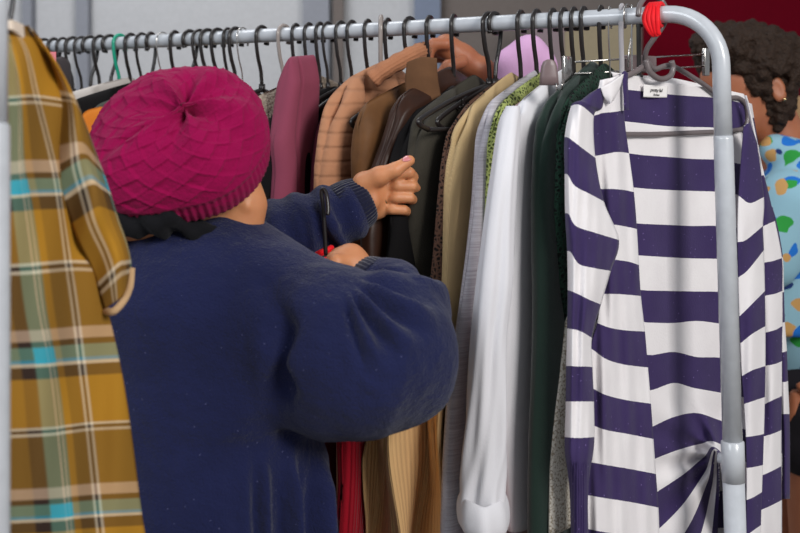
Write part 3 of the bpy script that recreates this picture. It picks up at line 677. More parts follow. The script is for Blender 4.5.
rs = [(-.9,[(744,96,0),(747,97,-.01),(751,110,0)]),(-.1,[(752,130,0),(757,146,-.01),(763,170,0)]),(1,[(760,176,0),(764,176,-.01),(767,186,.0)]),
 (2,[(760,228,0),(768,224,-.016),(775,221,0)]),(3,[(762,263,0),(773,261,-.018),(782,258,0)]),(4,[(763,296,0),(774,294,-.018),(782.5,291,0)]),
 (5,[(764,333,0),(775,330,-.018),(782.5,326,0)]),(6,[(764,366,0),(775,364,-.018),(782,361,0)]),(7,[(763,405,0),(773,400,-.018),(782,396,0)]),
 (8,[(761,437,0),(772,434,-.018),(781.5,430,0)]),(9,[(758,477,0),(770,472,-.018),(781.5,466,0)]),(10,[(750,514,0),(768,507,-.018),(782,500,0)]),
 (11,[(748,548,0),(766,542,-.018),(782,536,0)]),(12,[(747,580,0),(766,575,-.018),(782,570,0)]),(13,[(747,610,0),(766,606,-.018),(782,604,0)])]
rs = [(v-1 if v >= 1 else v, r) for v, r in rs]
sheet('right_side_panel', fixr(rs), m_str, cg, lambda px, py: cdepth(px)-.012, nu=12, nv=8, vs=[r[0] for r in rs], ripple=lambda px, py, u, v: .003*math.sin(px*.35-py*.02))
rsl = [(2,[(770,205,0),(774,212,-.01),(779,232,0)]),(3,[(776,255,0),(780,254,-.01),(783,258,0)]),(4,[(777,295,0),(781,293,-.01),(784,292,0)]),(5,[(778,325,0),(782,323,-.012),(785,322,0)]),
 (6,[(779,353,0),(784,352,-.014),(787,351,0)]),(7,[(780,382,0),(785,382,-.014),(788,381,0)]),(8,[(781,414,0),(785,414,-.014),(789.5,414,0)]),
 (8.5,[(782,440,0),(786,440,-.014),(790,440,0)]),(8.9,[(782,499,0),(786,499,-.012),(790,499,0)])]
sheet('right_sleeve', fixr(rsl), m_str, cg, lambda px, py: cdepth(px)+.0, nu=8, nv=8, vs=[r[0] for r in rsl])
# closed back half so the cardigan has real volume
bb = [[(590,96,.0),(640,76,0),(700,84,0),(752,104,0)],[(572,180,0),(640,170,.01),(700,170,.01),(765,190,0)],[(572,330,0),(640,330,.02),(700,330,.02),(782,330,0)],[(590,600,0),(640,600,.02),(700,600,.02),(780,600,0)]]
sheet('rear_lining', bb, m_str, cg, lambda px, py: cdepth(px)+.07, vs=[-.5,2.4,7.2,15])
# neck label
lab = sheet('neck_label', [[(644,84.5,0),(656,85.5,0),(668,86.5,0)],[(643.5,97,0),(655,97.5,0),(667,97.5,0)]], fabric('label_cloth', col(240,236,234), bump=.05, var=.02), cg, lambda px, py: cdepth(px)+.022, thick=.0006)
def text(s, p0, p1, size, mat, parent):
    cu = bpy.data.curves.new('t', 'FONT'); cu.body = s; cu.size = size; cu.align_x = 'CENTER'; cu.align_y = 'CENTER'; cu.extrude = .0002; cu.shear = .25
    ob = bpy.data.objects.new('lettering', cu); C.objects.link(ob); dg = bpy.context.evaluated_depsgraph_get(); dg.update()
    me = bpy.data.meshes.new_from_object(ob.evaluated_get(dg)); C.objects.unlink(ob); bpy.data.objects.remove(ob)
    x = (p1-p0).normalized(); y = Vector((0,0,1)); y = (y-x*y.dot(x)).normalized(); z = x.cross(y); Mx = Matrix((x, y, z)).transposed()
    c = (p0+p1)/2
    return mobj('lettering', [c+Mx@v.co+z*.0008 for v in me.vertices], [tuple(p.vertices) for p in me.polygons], mat, parent, smooth=False)
M_ink = plain('black_ink', col(30,28,32), .7)
text('pretty lial', P(645,89.5,cdepth(645)+.0205), P(667,91,cdepth(667)+.0205), .0078, M_ink, lab)
text('Parisian', P(646,94.5,cdepth(646)+.0205), P(666,95.2,cdepth(666)+.0205), .0048, M_ink, lab)
# ================================================================== PLAID SHIRT ON ITS OWN RACK
def plaid():
    T = NT('plaid_cotton'); b = T.b; b.inputs['Roughness'].default_value = .85; b.inputs['Specular IOR Level'].default_value = .2
    tc = T.n('ShaderNodeTexCoord'); sx = T.n('ShaderNodeSeparateXYZ'); T.l(tc.outputs['UV'], sx.inputs[0])
    BR = col(122,88,34); MU = col(174,124,36); TE = col(98,142,124); BL = col(50,160,186); DK = col(52,38,32); CR = col(226,208,180); DT = col(58,96,104); PK = col(196,166,140)
    def ramp(src, stops):
        r = T.n('ShaderNodeValToRGB'); r.color_ramp.interpolation = 'LINEAR'; e = r.color_ramp.elements
        w = .004
        prev = None; lst = []
        for p, c in stops:
            if prev is not None: lst.append((p-w, prev))
            lst.append((p, c)); prev = c
        e[0].position = lst[0][0]; e[0].color = lst[0][1]; e[1].position = lst[-1][0]; e[1].color = lst[-1][1]
        for p, c in lst[1:-1]: x = e.new(p); x.color = c
        T.l(src, r.inputs[0]); return r.outputs[0]
    U = T.math('FRACT', sx.outputs[0]); Vv = T.math('FRACT', T.math('ADD', sx.outputs[1], 10.0))
    # warp: brown, teal column with cream lines, brown, dark/cream pair, mustard
    wa = ramp(U, [(0, BR), (.30, DK), (.35, TE), (.43, CR), (.445, TE), (.50, CR), (.515, TE), (.55, MU), (.60, BR), (.70, CR), (.716, DK), (.732, CR), (.752, MU)])
    we = ramp(Vv, [(0, CR), (.02, DK), (.045, CR), (.065, BR), (.40, PK), (.47, DK), (.505, TE), (.58, BL), (.60, CR), (.62, DK), (.70, MU)])
    fu = ramp(U, [(0, (.4,.4,.4,1)), (.70, (.75,.75,.75,1)), (.752, (.4,.4,.4,1))])
    c = T.mix(.55, wa, we)
    # brighter where two blue or two cream bands cross
    isT = T.math('MULTIPLY', T.math('GREATER_THAN', U, .35), T.math('LESS_THAN', U, .55))
    isV = T.math('MULTIPLY', T.math('GREATER_THAN', Vv, .505), T.math('LESS_THAN', Vv, .60))
    c = T.mix(T.math('MULTIPLY', T.math('MULTIPLY', isT, isV), .75), c, col(40,160,185))
    pl = T.math('MULTIPLY', T.math('GREATER_THAN', U, .60), T.math('LESS_THAN', T.math('ABSOLUTE', T.math('SUBTRACT', Vv, .22)), .18))
    c = T.mix(T.math('MULTIPLY', pl, .25), c, BR)
    n = T.n('ShaderNodeTexNoise', i_Scale=300.0); T.l(tc.outputs['Object'], n.inputs['Vector'])
    T.l(c, b.inputs['Base Color'])
    bp = T.n('ShaderNodeBump', i_Strength=.2, i_Distance=.001); T.l(n.outputs[0], bp.inputs['Height']); T.l(bp.outputs[0], b.inputs['Normal'])
    return T.m
m_pl = plaid()
def sd(px, py=0): return 1.10+.0011*px
sh = empty('plaid_shirt', (-.40, 1.13, .6)); tag(sh, 'mustard and teal plaid short-sleeved shirt hanging in front at the far left', 'shirt')
body = [(-.35,[(-70,34,.02),(-8,14,.0),(2,16,-.005),(9,20,-.005),(26,26,.01)]),
 (-.25,[(-95,60,.02),(0,52,-.01),(14,52,-.015),(27,50,-.01),(46,54,.01)]),
 (0,[(-104,98,.02),(4,96,-.01),(22,95,-.02),(38,95,-.012),(72,100,.012)]),
 (.42,[(-104,168,.02),(4,165,-.01),(26,163,-.02),(55,163,-.012),(64,163,.012)]),
 (.68,[(-100,212,.02),(8,209,-.012),(34,207,-.022),(62,206,-.006),(70,206,.012)]),
 (1.0,[(-100,268,.02),(14,264,-.012),(42,262,-.024),(70,260,-.004),(96,261,.015)]),
 (1.28,[(-100,316,.02),(20,312,-.012),(48,310,-.024),(77,307,-.004),(107,306,.01)]),
 (1.62,[(-100,372,.02),(30,368,-.010),(58,366,-.022),(84,364,-.002),(120,362,.012)]),
 (2.0,[(-100,434,.02),(36,428,-.010),(66,425,-.022),(91,422,-.004),(130,420,.014)]),
 (2.55,[(-100,518,.02),(44,512,-.010),(74,509,-.022),(100,507,-.004),(141,505,.014)]),
 (3.1,[(-100,600,.02),(50,594,-.010),(82,590,-.022),(108,588,-.004),(152,585,.014)]),
 (4.0,[(-100,740,.02),(55,735,-.010),(90,730,-.022),(115,728,-.004),(160,724,.014)])]
us = [-.45,.33,.56,.735,1.0]
us = [.0,.33,.56,.735,.99]
sheet('front_panel', fixr(body), m_pl, sh, sd, nu=14, nv=14, vs=[r[0] for r in body], us=us, ripple=lambda px, py, u, v: .006*math.sin(px*.075-py*.012)*min(1, max(0, v+.2))+.003*math.sin(px*.16+py*.01)+.010*math.sin(u*9+py*.006)*(v > 1)*min(1, v-1))
slv = [(-.35,[(26,26,.01),(33,32,-.004),(40,39,.012)]),(-.15,[(46,54,.01),(54,62,-.014),(63,74,.014)]),(.0,[(60,96,.0),(72,98,-.022),(82,114,.014)]),
 (.36,[(58,140,.0),(80,138,-.03),(99,160,.014)]),(.50,[(59,178,.0),(84,162,-.034),(106,178,.014)]),(.62,[(66,206,.0),(92,190,-.034),(113,200,.012)]),(.72,[(76,236,.0),(100,220,-.034),(120,222,.012)]),
 (.90,[(90,264,.0),(112,248,-.030),(127,242,.01)]),(1.0,[(98,288,.0),(118,268,-.028),(131.5,264,.01)]),(1.12,[(105,309,.0),(120,299,-.022),(129,288,.01)])]
slr = [[(p[0], p[1], p[2]) for p in r] for _, r in slv]
slr = [r[:2]+[((r[1][0]+r[2][0])/2+1, (r[1][1]+r[2][1])/2-1, (r[1][2]+r[2][2])/2-.008)]+r[2:] for r in slr]
sheet('sleeve', slr, m_pl, sh, sd, nu=10, nv=12, vs=[r[0]+.02 for r in slv], us=[.62,.78,.98,1.50], thick=.002, ripple=lambda px, py, u, v: .004*math.sin(px*.14+py*.05))
# rolled edge of the sleeve
MB().tube(smooth_pts([P(106,311,sd(106)), P(114,311,sd(114)-.02), P(124,300,sd(124)-.02), P(130,286,sd(130)), P(131.5,268,sd(131)+.006)], 6), .0042, 10).build('sleeve_cuff', fabric('cuff_cloth', col(196,160,120), bump=.1), sh)
bk2 = [[(-70,34,0),(-8,12,0),(40,40,0)],[(-104,100,0),(0,100,.02),(92,150,0)],[(-100,300,0),(0,300,.03),(108,306,0)],[(-100,740,0),(0,740,.03),(158,724,0)]]
sheet('back_panel', bk2, m_pl, sh, lambda x, y: sd(x)+.05, vs=[-.3,.1,1.3,4.0], us=[0,.5,.99], nu=10, nv=10)
sheet('collar', [[(4,22,-.012),(12,20,-.02),(24,25,-.006)],[(5,30,-.014),(14,30,-.022),(25,40,-.006)]], fabric('collar_cloth', col(226,208,190), bump=.1), sh, sd, thick=.004)
# hanger, rail and post of that front rack (mostly outside the frame)
hk = Vector(((-4-400)*1.12/F, 1.15, 1.645))
fh = hanger_meshes(M_black); fh.location = hk; fh.scale = (.6, 1, 1); fh.rotation_euler = (0, 0, math.radians(60)); tag(fh, 'black hanger inside the plaid shirt at the left edge', 'hanger')
p2 = empty('clothes_rack', (-.365, 1.0, 0)); tag(p2, 'front clothes rack seen only as a white upright along the left edge', 'clothes rack')
ux = (-7.5-400)*1.0/F; pt = Vector((ux, 1.0, 0)); dr = (Vector((hk.x, hk.y, 0))-pt).normalized()
zc2 = EYE-(125-HZ)*1.0/F; r0 = .05; cA_ = Vector((ux, 1.0, hk.z))
pth = [Vector((ux, 1.0, z)) for z in (zc2, 1.60-.005)]+[Vector((ux, 1.0, hk.z))+dr*(r0*(1-math.cos(t)))+Vector((0,0,-r0+r0*math.sin(t))) for t in np.linspace(.1, math.pi/2, 8)]
hkv = Vector((hk.x, hk.y, hk.z)); rend = hkv+Vector((-.85, .25, 0))
MB().tube(pth+[hkv-dr*.03, hkv+Vector((-.03,.012,0)), rend], .0135, 16).build('top_rail', M_rack, p2)
MB().tube([Vector((ux,1.0,zc2+.002)), Vector((ux,1.0,zc2-.002)), Vector((ux,1.0,.03))], [.0135,.0155,.0155], 16).build('upright', M_rack, p2)
MB().tube([Vector((rend.x,rend.y,rend.z)), Vector((rend.x,rend.y,.03))], .0145, 16).build('upright', M_rack, p2)
pr = Vector((-dr.y, dr.x, 0))
for q in (Vector((ux,1.0,.03)), Vector((rend.x,rend.y,.03))):
    MB().tube([q-pr*.2, q+pr*.2], .014, 12).build('foot_bar', M_rack, p2)
# things just behind the plaid shoulder
G('waistcoat', fabric('dark_grey_cloth', col(66,60,62), bump=.2), 'dark grey garment shoulder just behind the plaid shirt collar', 'jacket', 64, [(40,24),(60,26),(120,20)], zn=-.012, seed=40, drop=.04, yaw=0, far=-.08)
mb = MB(); mb.box(P(53,64,1.62), (.0045,.001,.018)); tg = mb.build('price_tag', plain('red_white_tag', col(214,120,128), .5), None, False); tag(tg, 'small pink and white paper tag beside the plaid shoulder', 'tag')
# ================================================================== WOMAN IN NAVY
f0 = Vector((.78, .50, -.30)).normalized(); up0 = Vector((-.18, -.32, .93)); up0 = (up0-f0*up0.dot(f0)).normalized(); sd0 = f0.cross(up0)   # face forward, up, right side
HC = P(188, 158, 1.49)
woman = empty('person', (P(215,300,1.5).x, 1.5, 0)); tag(woman, 'woman seen from behind in a magenta knit hat and navy sweater, reaching into the rail', 'person')
W = Field((-.50, 1.22, -.02), (.12, 1.92, 1.62), .0032)
hd = lambda a, b, c: HC+f0*a+up0*b+sd0*c
W.ell(hd(.008,.004,0), (.080,.078,.070), (f0, up0, sd0), .01); W.ell(hd(.03,-.045,0), (.062,.062,.056), (f0, up0, sd0), .03)
W.chain([P(236,180,1.49), P(246,205,1.495), P(236,235,1.50)], [.032,.024,.040], .02); W.ell(P(246,206,1.468), (.008,.005,.009), None, .003)
W.ell(hd(.055,-.085,0), (.026,.02,.026), None, .025)                      # chin
for s in (-1, 1):
    W.ell(hd(.06,-.02,s*.036), (.02,.02,.02), None, .02)                    # cheeks
    W.ell(hd(.078,.018,s*.03), (.018,.011,.018), (f0, up0, sd0), .008, 'sub'); W.ell(hd(.071,.016,s*.029), (.0125,.0125,.0125), None, .003)
    W.ell(hd(.0,-.01,s*.072), (.018,.030,.008), (f0, up0, sd0), .006); W.ell(hd(.004,-.008,s*.080), (.009,.016,.006), (f0, up0, sd0), .004, 'sub')
W.chain([hd(.084,.02,0), hd(.098,-.012,0), hd(.104,-.022,0)], [.008,.011,.011], .008); W.ell(hd(.085,-.056,0), (.010,.005,.020), (f0, up0, sd0), .006); W.ell(hd(.083,-.066,0), (.009,.005,.016), (f0, up0, sd0), .006)
nk = P(212,268,1.50)
W.chain([hd(-.02,-.03,0), hd(-.03,-.08,0), nk, nk+Vector((0,.0,-.06))], [.056,.052,.056,.075], .02)
SR = P(292,330,1.49); SL = P(140,300,1.56)
W.chain([SR, nk+Vector((0,.02,-.08)), SL], [.06,.08,.06], .04)
W.chain([P(212,350,1.52), P(215,480,1.52), P(218,600,1.52)], [.12,.11,.125], .05)
# right arm bent back to the hanger
RE = P(398,362,1.43); RW = P(362,282,1.56)
W.chain([SR, RE], [.05,.04], .03); W.chain([RE, RW], [.04,.028], .01)
# left arm in front of the chest to the suede jacket
LE = P(225,292,1.61); LW = P(362,200,1.685)
W.chain([SL, LE], [.05,.042], .03); W.chain([LE, LW], [.042,.026], .01)
# --- left hand (palm to the viewer, thumb up)
hp = lambda x, y, d: P(x, y, d)
W.chain([hp(356,202,1.685), hp(370,196,1.69), hp(381,190,1.695)], [.025,.025,.019], .008)
W.chain([hp(366,184,1.68), hp(381,179,1.688)], [.020,.014], .012); W.chain([hp(366,212,1.69), hp(379,210,1.695)], [.018,.014], .012)
W.chain([hp(364,184,1.672), hp(380,176,1.662), hp(395,170,1.657), hp(409.5,160.5,1.66)], [.018,.0145,.0108,.0086], .006)       # thumb
W.chain([hp(380,178,1.695), hp(396,174,1.678), hp(409,172.5,1.68), hp(416,179,1.70)], [.0115,.0098,.0090,.0078], .002)
W.chain([hp(380,188,1.70), hp(397,186,1.68), hp(412,186,1.684), hp(420,190,1.705)], [.0112,.0096,.0088,.0076], .0015)
W.chain([hp(380,198,1.70), hp(396,197.5,1.68), hp(410,198,1.684), hp(417,202,1.705)], [.0110,.0093,.0085,.0074], .0015)
W.chain([hp(378,208,1.70), hp(392,209,1.685), hp(404,210,1.687), hp(411,213,1.705)], [.0105,.0088,.0080,.0070], .0015)
for c_ in ((372,201,1.664),): W.ell(hp(*c_), (.010,.006,.014), None, .012)
# --- right hand closed on the hanger neck
W.chain([RW, hp(352,268,1.56), hp(343,266,1.56)], [.026,.026,.022], .012)
W.chain([hp(350,256,1.56), hp(335,261,1.545)], [.018,.014], .012)
for i, (x, y, d) in enumerate([(342,254,1.562),(336,262,1.556),(334,271,1.552),(334,280,1.55)]):
    W.chain([hp(x+9,y+3,d), hp(x-4,y+2,d-.002), hp(x-12,y+6,d+.016), hp(x-6,y+7,d+.032)], [.0125-.0008*i,.0108-.0007*i,.0095-.0006*i,.008], .0035)
W.chain([hp(350,262,1.545), hp(336,262,1.526), hp(326,268,1.532)], [.0125,.0105,.0088], .005)
# pelvis and legs
pv = P(218,600,1.52); W.ell(pv+Vector((0,.0,-.02)), (.155,.125,.12), None, .05)
for s in (-1, 1):
    hx = pv.x+s*.085
    W.chain([Vector((hx, 1.52, pv.z-.05)), Vector((hx+s*.01, 1.50, .46)), Vector((hx+s*.012, 1.54, .08))], [.082,.052,.036], .03)
    W.chain([Vector((hx+s*.012, 1.54, .045)), Vector((hx+s*.03, 1.64, .03)), Vector((hx+s*.035, 1.70, .024))], [.035,.034,.024], .02)
W.mesh('body', M_skin, woman, smooth_it=2)
del W
# nails, ring
mb = MB(); 
def nail(p, q, r, parent, mat=M_nail, tilt=None):
    a = (q-p).normalized(); n = (tilt-a*tilt.dot(a)).normalized(); c = a.cross(n); V = []; Fc = []
    for i in range(6):
        for j in range(7):
            u = (i/5)*.013; w = (j/6-.5)*2; hw = .0058*math.sin(min(1, (i+.8)/4)*math.pi/2)*(1 if i < 5 else .8)
            V.append(q-a*.004+a*u-a*.006+n*(r*math.cos(w*.6)-.0+.0008)+c*(hw*w)-n*(.0018*(i/5)**2*1.5))
    for i in range(5):
        for j in range(6): Fc.append((i*7+j, (i+1)*7+j, (i+1)*7+j+1, i*7+j+1))
    o = mobj('thumb_nail', V, Fc, mat, parent); m = o.modifiers.new('t', 'SOLIDIFY'); m.thickness = .0012; m.offset = 0
    return o
nail(hp(395,170,1.657), hp(409.5,160.5,1.66), .0086, woman, tilt=Vector((-.25,-.75,.65)))
cR = hp(389.5,197.6,1.6875); ax = (hp(396,197.5,1.68)-hp(380,198,1.70)).normalized(); e1 = ax.cross(Vector((0,0,1))).normalized(); e2 = ax.cross(e1)
rg = MB().tube([cR+e1*(.0106*math.cos(a))+e2*(.0106*math.sin(a)) for a in np.linspace(0, 2*math.pi, 33)[:-1]], .0014, 8, closed=True).build('ring', M_gold, None); tag(rg, 'thin gold ring on the reaching hand among the brown jackets', 'ring')
# --- sweater
m_navy = fabric('navy_wool', col(26,31,68), 'fleck', rough=.95, bump=.9, sheen=.12, c2=col(90,92,130), var=.25)
m_navy_rib = fabric('navy_rib', col(20,22,46), 'plain', rough=.95, bump=.5, sheen=.3, scale=.6)
S = Field((-.52, 1.20, .66), (.16, 1.88, 1.46), .0045)
S.ell(P(205,350,1.51), (.165,.135,.20), None, .03)
S.ell(P(195,300,1.50), (.150,.115,.080), None, .05)
S.chain([P(145,290,1.52), P(205,288,1.49), P(272,306,1.47)], [.075,.070,.078], .04)
S.chain([P(246,274,1.50), P(210,262,1.47), P(165,252,1.47), P(120,246,1.50)], [.028,.032,.034,.034], .03)
S.chain([P(205,420,1.52), P(208,520,1.50), P(212,600,1.50)], [.145,.150,.160], .05)
S.ell(P(250,560,1.50), (.12,.12,.22), None, .04)
# right sleeve
S.chain([P(280,322,1.47), P(340,352,1.43), P(385,358,1.42), P(402,360,1.425)], [.094,.104,.090,.072], .03)
S.chain([P(402,352,1.425), P(405,318,1.49), P(388,296,1.535), P(364,284,1.562)], [.070,.058,.050,.038], .02)
S.ell(P(300,400,1.44), (.07,.06,.035), None, .04)
S.ell(P(420,392,1.42), (.035,.04,.03), None, .03)
# sleeve folds near the bend of the elbow
for pts, r in [([(352,300,1.50),(378,322,1.41),(396,350,1.36)],.012), ([(372,290,1.49),(398,312,1.43),(420,345,1.385)],.013), ([(395,280,1.51),(420,305,1.47),(440,340,1.42)],.012), ([(345,330,1.37),(360,352,1.335),(366,380,1.33)],.010)]:
    S.chain([P(*q) for q in pts], [r*.7, r, r*.6], .018)
# crease where the sleeve meets the back, and under the arm
S.chain([P(268,285,1.385), P(285,330,1.36), P(282,385,1.36), P(262,425,1.375)], [.002,.005,.005,.003], .035, 'sub')
S.chain([P(225,452,1.36), P(290,447,1.40), P(345,446,1.44)], [.006,.012,.012], .015, 'sub')
# left sleeve
S.chain([P(140,300,1.55), P(200,300,1.60), P(235,285,1.60)], [.07,.07,.066], .03)
S.chain([P(235,278,1.60), P(290,238,1.645), P(330,220,1.667), P(347,212,1.672)], [.066,.058,.047,.043], .02)
S.chain([P(322,205,1.61), P(332,225,1.60), P(345,243,1.61)], [.008,.010,.008], .012)
def sst(x, a, b):
    t = max(0, min(1, (x-a)/(b-a))); return t*t*(3-2*t)
def nav(p):
    px = 400+p.x*F/p.y; py = HZ-(p.z-EYE)*F/p.y; e = 0
    # loose hem side: upright folds
    m1 = sst(py, 440, 505)*sst(px, 215, 305)
    e += m1*.016*(math.sin(px*.235+1.0+.5*math.sin(py*.018)+.9*math.sin(px*.05))+.35*math.sin(px*.43-py*.01))
    # elbow: folds fanning from the inside of the bend
    dx, dy = px-338, py-262; r = math.hypot(dx, dy); an = math.degrees(math.atan2(dy, dx))
    if py > 255 and px > 330 and p.y < 1.56: e += .0115*math.sin(an*.36+.8+r*.012)*sst(r, 25, 50)*(1-sst(r, 80, 125))*sst(an, 2, 14)*(1-sst(an, 72, 90))
    # back: slack folds running from the shoulder to the armpit
    e += .006*math.sin((px*.8+py*.45)*.055+1.2*noise.noise(p*6))*sst(px, 150, 280)*sst(py, 250, 300)*(1-sst(py, 430, 450))
    if py < 300 and p.y > 1.56: e += .0035*math.sin((px-py*.3)*.22)*sst(px, 230, 260)
    return e+ .0028*noise.noise(p*9)+.0016*noise.noise(p*28)+.0006*noise.noise(p*110)
sw = S.mesh('sweater', m_navy, woman, disp=nav, smooth_it=1)
del S
def ribbed(name, p, q, r0_, r1_, n, mat, parent, flare=.0, seg=160, bulge=.003, thick=.004, amp=.0005):
    ax = (q-p); L = ax.length; ax.normalize(); e1 = ax.cross(Vector((0,0,1))).normalized(); e2 = ax.cross(e1); V = []; Fc = []; NR_ = 14
    for i in range(NR_+1):
        t = i/NR_; rr = r0_+(r1_-r0_)*t+bulge*math.sin(t*math.pi)
        if t > .9: rr -= .002*(t-.9)/.1
        for k in range(seg):
            a = 2*math.pi*k/seg; R = rr+amp*(1 if math.sin(a*n) > 0 else -1)*min(1, abs(math.sin(a*n))*2)
            V.append(p+ax*(L*t)+e1*(R*math.cos(a))+e2*(R*math.sin(a)))
    for i in range(NR_):
        for k in range(seg): Fc.append((i*seg+k, i*seg+(k+1) % seg, (i+1)*seg+(k+1) % seg, (i+1)*seg+k))
    o = mobj(name, V, Fc, mat, parent, fix=True); m = o.modifiers.new('t', 'SOLIDIFY'); m.thickness = thick; m.offset = -1; return o
ribbed('ribbed_cuff', P(340,213,1.671), P(366,199,1.686), .043, .036, 42, m_navy_rib, sw, seg=300)
ribbed('ribbed_cuff', P(376,288,1.54), P(360,279,1.563), .041, .033, 38, m_navy_rib, sw, seg=260)
# dark scarf bunched at the nape
Sc = Field((-.50, 1.28, 1.24), (-.05, 1.62, 1.48), .004)
Sc.chain([P(100,186,1.46), P(120,192,1.43), P(140,205,1.42), P(165,218,1.41), P(195,228,1.43), P(222,238,1.46)], [.024,.027,.024,.017,.011,.006], .015)
Sc.chain([P(96,205,1.47), P(122,220,1.42), P(165,232,1.415)], [.022,.022,.010], .006)
Sc.mesh('scarf', fabric('black_scarf', col(16,16,20), 'fleck', bump=.4, c2=col(150,140,170)), woman, disp=lambda p: .006*noise.noise(p*30)+.003*math.sin(p.x*190+p.z*120), smooth_it=1)
del Sc
# --- trousers and shoes
Tz = Field((-.50, 1.30, -.01), (.06, 1.80, .92), .006)
Tz.ell(pv+Vector((0,.0,-.02)), (.17,.14,.13), None, .05)
for s in (-1, 1):
    hx = pv.x+s*.085; Tz.chain([Vector((hx, 1.52, pv.z-.05)), Vector((hx+s*.01, 1.50, .46)), Vector((hx+s*.012, 1.54, .09))], [.096,.072,.06], .03)
Tz.mesh('trousers', fabric('dark_trousers', col(34,34,42)), woman)
Sh = Field((-.45, 1.44, -.01), (.02, 1.80, .12), .005)
for s in (-1, 1):
    hx = pv.x+s*.085; Sh.chain([Vector((hx+s*.012, 1.53, .05)), Vector((hx+s*.03, 1.64, .045)), Vector((hx+s*.036, 1.71, .036))], [.046,.044,.032], .02)
Sh.mesh('shoes', plain('black_shoe', col(25,24,26), .5), woman)
del Tz, Sh
# --- knit hat
hc = P(177, 147, 1.475)
wA = Vector((-.10, -.72, .69)).normalized(); eA = Vector((.95, -.10, .24)); eA = (eA-wA*eA.dot(wA)).normalized(); eB = wA.cross(eA)
m_hat = fabric('magenta_knit', col(146,2,70), 'plain', rough=.95, bump=.5, sheen=.05, scale=.7, var=.15)
NT_, NP_ = 420, 170; V = []; Fc = []
pm = math.radians(112)
def hatpt(th, t):
    ph = t*pm; rx, ry, rz = .1295, .120, .112
    p = eA*(math.cos(th)*math.sin(ph)*rx)+eB*(math.sin(th)*math.sin(ph)*ry)+wA*(math.cos(ph)*rz)
    return p
for i in range(NP_+1):
    t = i/NP_
    for k in range(NT_):
        th = 2*math.pi*k/NT_; p = hatpt(th, t); nn = p.normalized(); dsp = 0
        g = math.exp(-(t/.40)**2)
        dsp -= .019*math.exp(-(t/.50)**2)*abs(math.sin(th*2.5+.5+1.1*math.sin(th)))**2 + .005*g*abs(math.sin(th*6+1))
        dsp -= .014*math.exp(-(t/.12)**2)
        dsp -= .014*math.exp(-((((th-3.6+math.pi) % (2*math.pi))-math.pi)/.16)**2)*math.exp(-((t-.25)/.22)**2)
        if t < .76:     # lozenge basket pattern
            s_ = min(1, t/.25)*min(1, (.76-t)/.05); u = th*9/(2*math.pi); v = t*8.5+.25*math.sin(th*2)
            a, b2 = u*2+v, u*2-v; fa, fb = a-math.floor(a), b2-math.floor(b2)
            ea = min(fa, 1-fa); eb = min(fb, 1-fb)
            par = (math.floor(a)+math.floor(b2)) % 2
            dsp += s_*(.0016*(par-.5)*min(1, min(ea, eb)*6)+.0016*(fa-.5 if par else fb-.5)+.0013*(math.exp(-(ea/.07)**2)+math.exp(-(eb/.07)**2)))
        else:
            s_ = min(1, (t-.76)/.03); dsp += -.0030*s_+s_*.0011*math.sin(th*80)
            dsp -= .006*max(0, (t-.93)/.07)
        dsp += .010*math.exp(-((nn-Vector((.12,-.15,.98))).length/.22)**2)
        dsp += .007*noise.noise(p*11+Vector((3,0,0)))+.0035*math.sin(th*3+1)*(1-t)+.0007*noise.noise(p*120)
        # slouch: lower back sags
        sag = Vector((0,0,-1))*(.012*max(0, math.sin(t*math.pi))*max(0, -math.cos(th)))
        V.append(hc+p+nn*dsp+sag+Vector((.032, -.004, -.012))*math.exp(-(t/.38)**2))
for i in range(NP_):
    for k in range(NT_): Fc.append((i*NT_+k, i*NT_+(k+1) % NT_, (i+1)*NT_+(k+1) % NT_, (i+1)*NT_+k))
Fc.append(tuple(range(NT_)))
ht = mobj('knit_hat', V, Fc, m_hat, woman, fix=True); m = ht.modifiers.new('t', 'SOLIDIFY'); m.thickness = .003; m.offset = -1
# --- hanger held in her right hand, and the red knit on it
hh = empty('clothes_hanger', P(326,258,1.56)); tag(hh, 'dark hanger held up in the woman\'s right hand, hook pointing up', 'hanger')
MB().tube(smooth_pts([P(326,258,1.56), P(324.5,230,1.56), P(323,205,1.56), P(321.5,194,1.56), P(322.5,189.5,1.56), P(325,191,1.558), P(327,198,1.554), P(328,209,1.55), P(327.5,215,1.548)], 5), .0030, 10).build('hook', M_black, hh)
m = MB(); m.tube([P(326,255,1.56), P(330,275,1.56)], .006, 10)
for s in (-1, 1): m.tube(smooth_pts([P(330,275,1.56), P(330,282,1.56)+Vector((s*.05,s*.05,-.01)), P(330,300,1.56)+Vector((s*.10,s*.11,-.03)), P(330,306,1.56)+Vector((s*.09,s*.10,-.04))], 4), .0045, 8)
m.build('frame', M_black, hh)
mr = MB()
for i in range(4): c = P(325.5-i*.9, 262-i*3.4, 1.592); mr.tube([c+Vector((.0125*math.cos(a), .0095*math.sin(a), .006*math.cos(a))) for a in np.linspace(0, 2*math.pi, 21)[:-1]], .0042, 8, closed=True)
ms = MB()
for i in range(3): ms.tube(smooth_pts([P(327-i*2,258+i*3,1.543), P(322-i*2,268+i*2,1.54), P(317,278-i,1.55)], 4), .0042, 8)
mr.build('red_neck_wrap', M_red, hh); ms.build('red_strands', M_red, hh)
rk = garment('knit_sweater', m_redk, 'deep red cable knit hanging below the woman\'s right elbow beside the tan trousers', 'sweater', P(362,300,1.66), [(300,346),(430,343),(533,343)], zn=-.14, seed=55, hem=.62, far=.02, T1=.014, T2=.02, yaw=8, drop=.03)
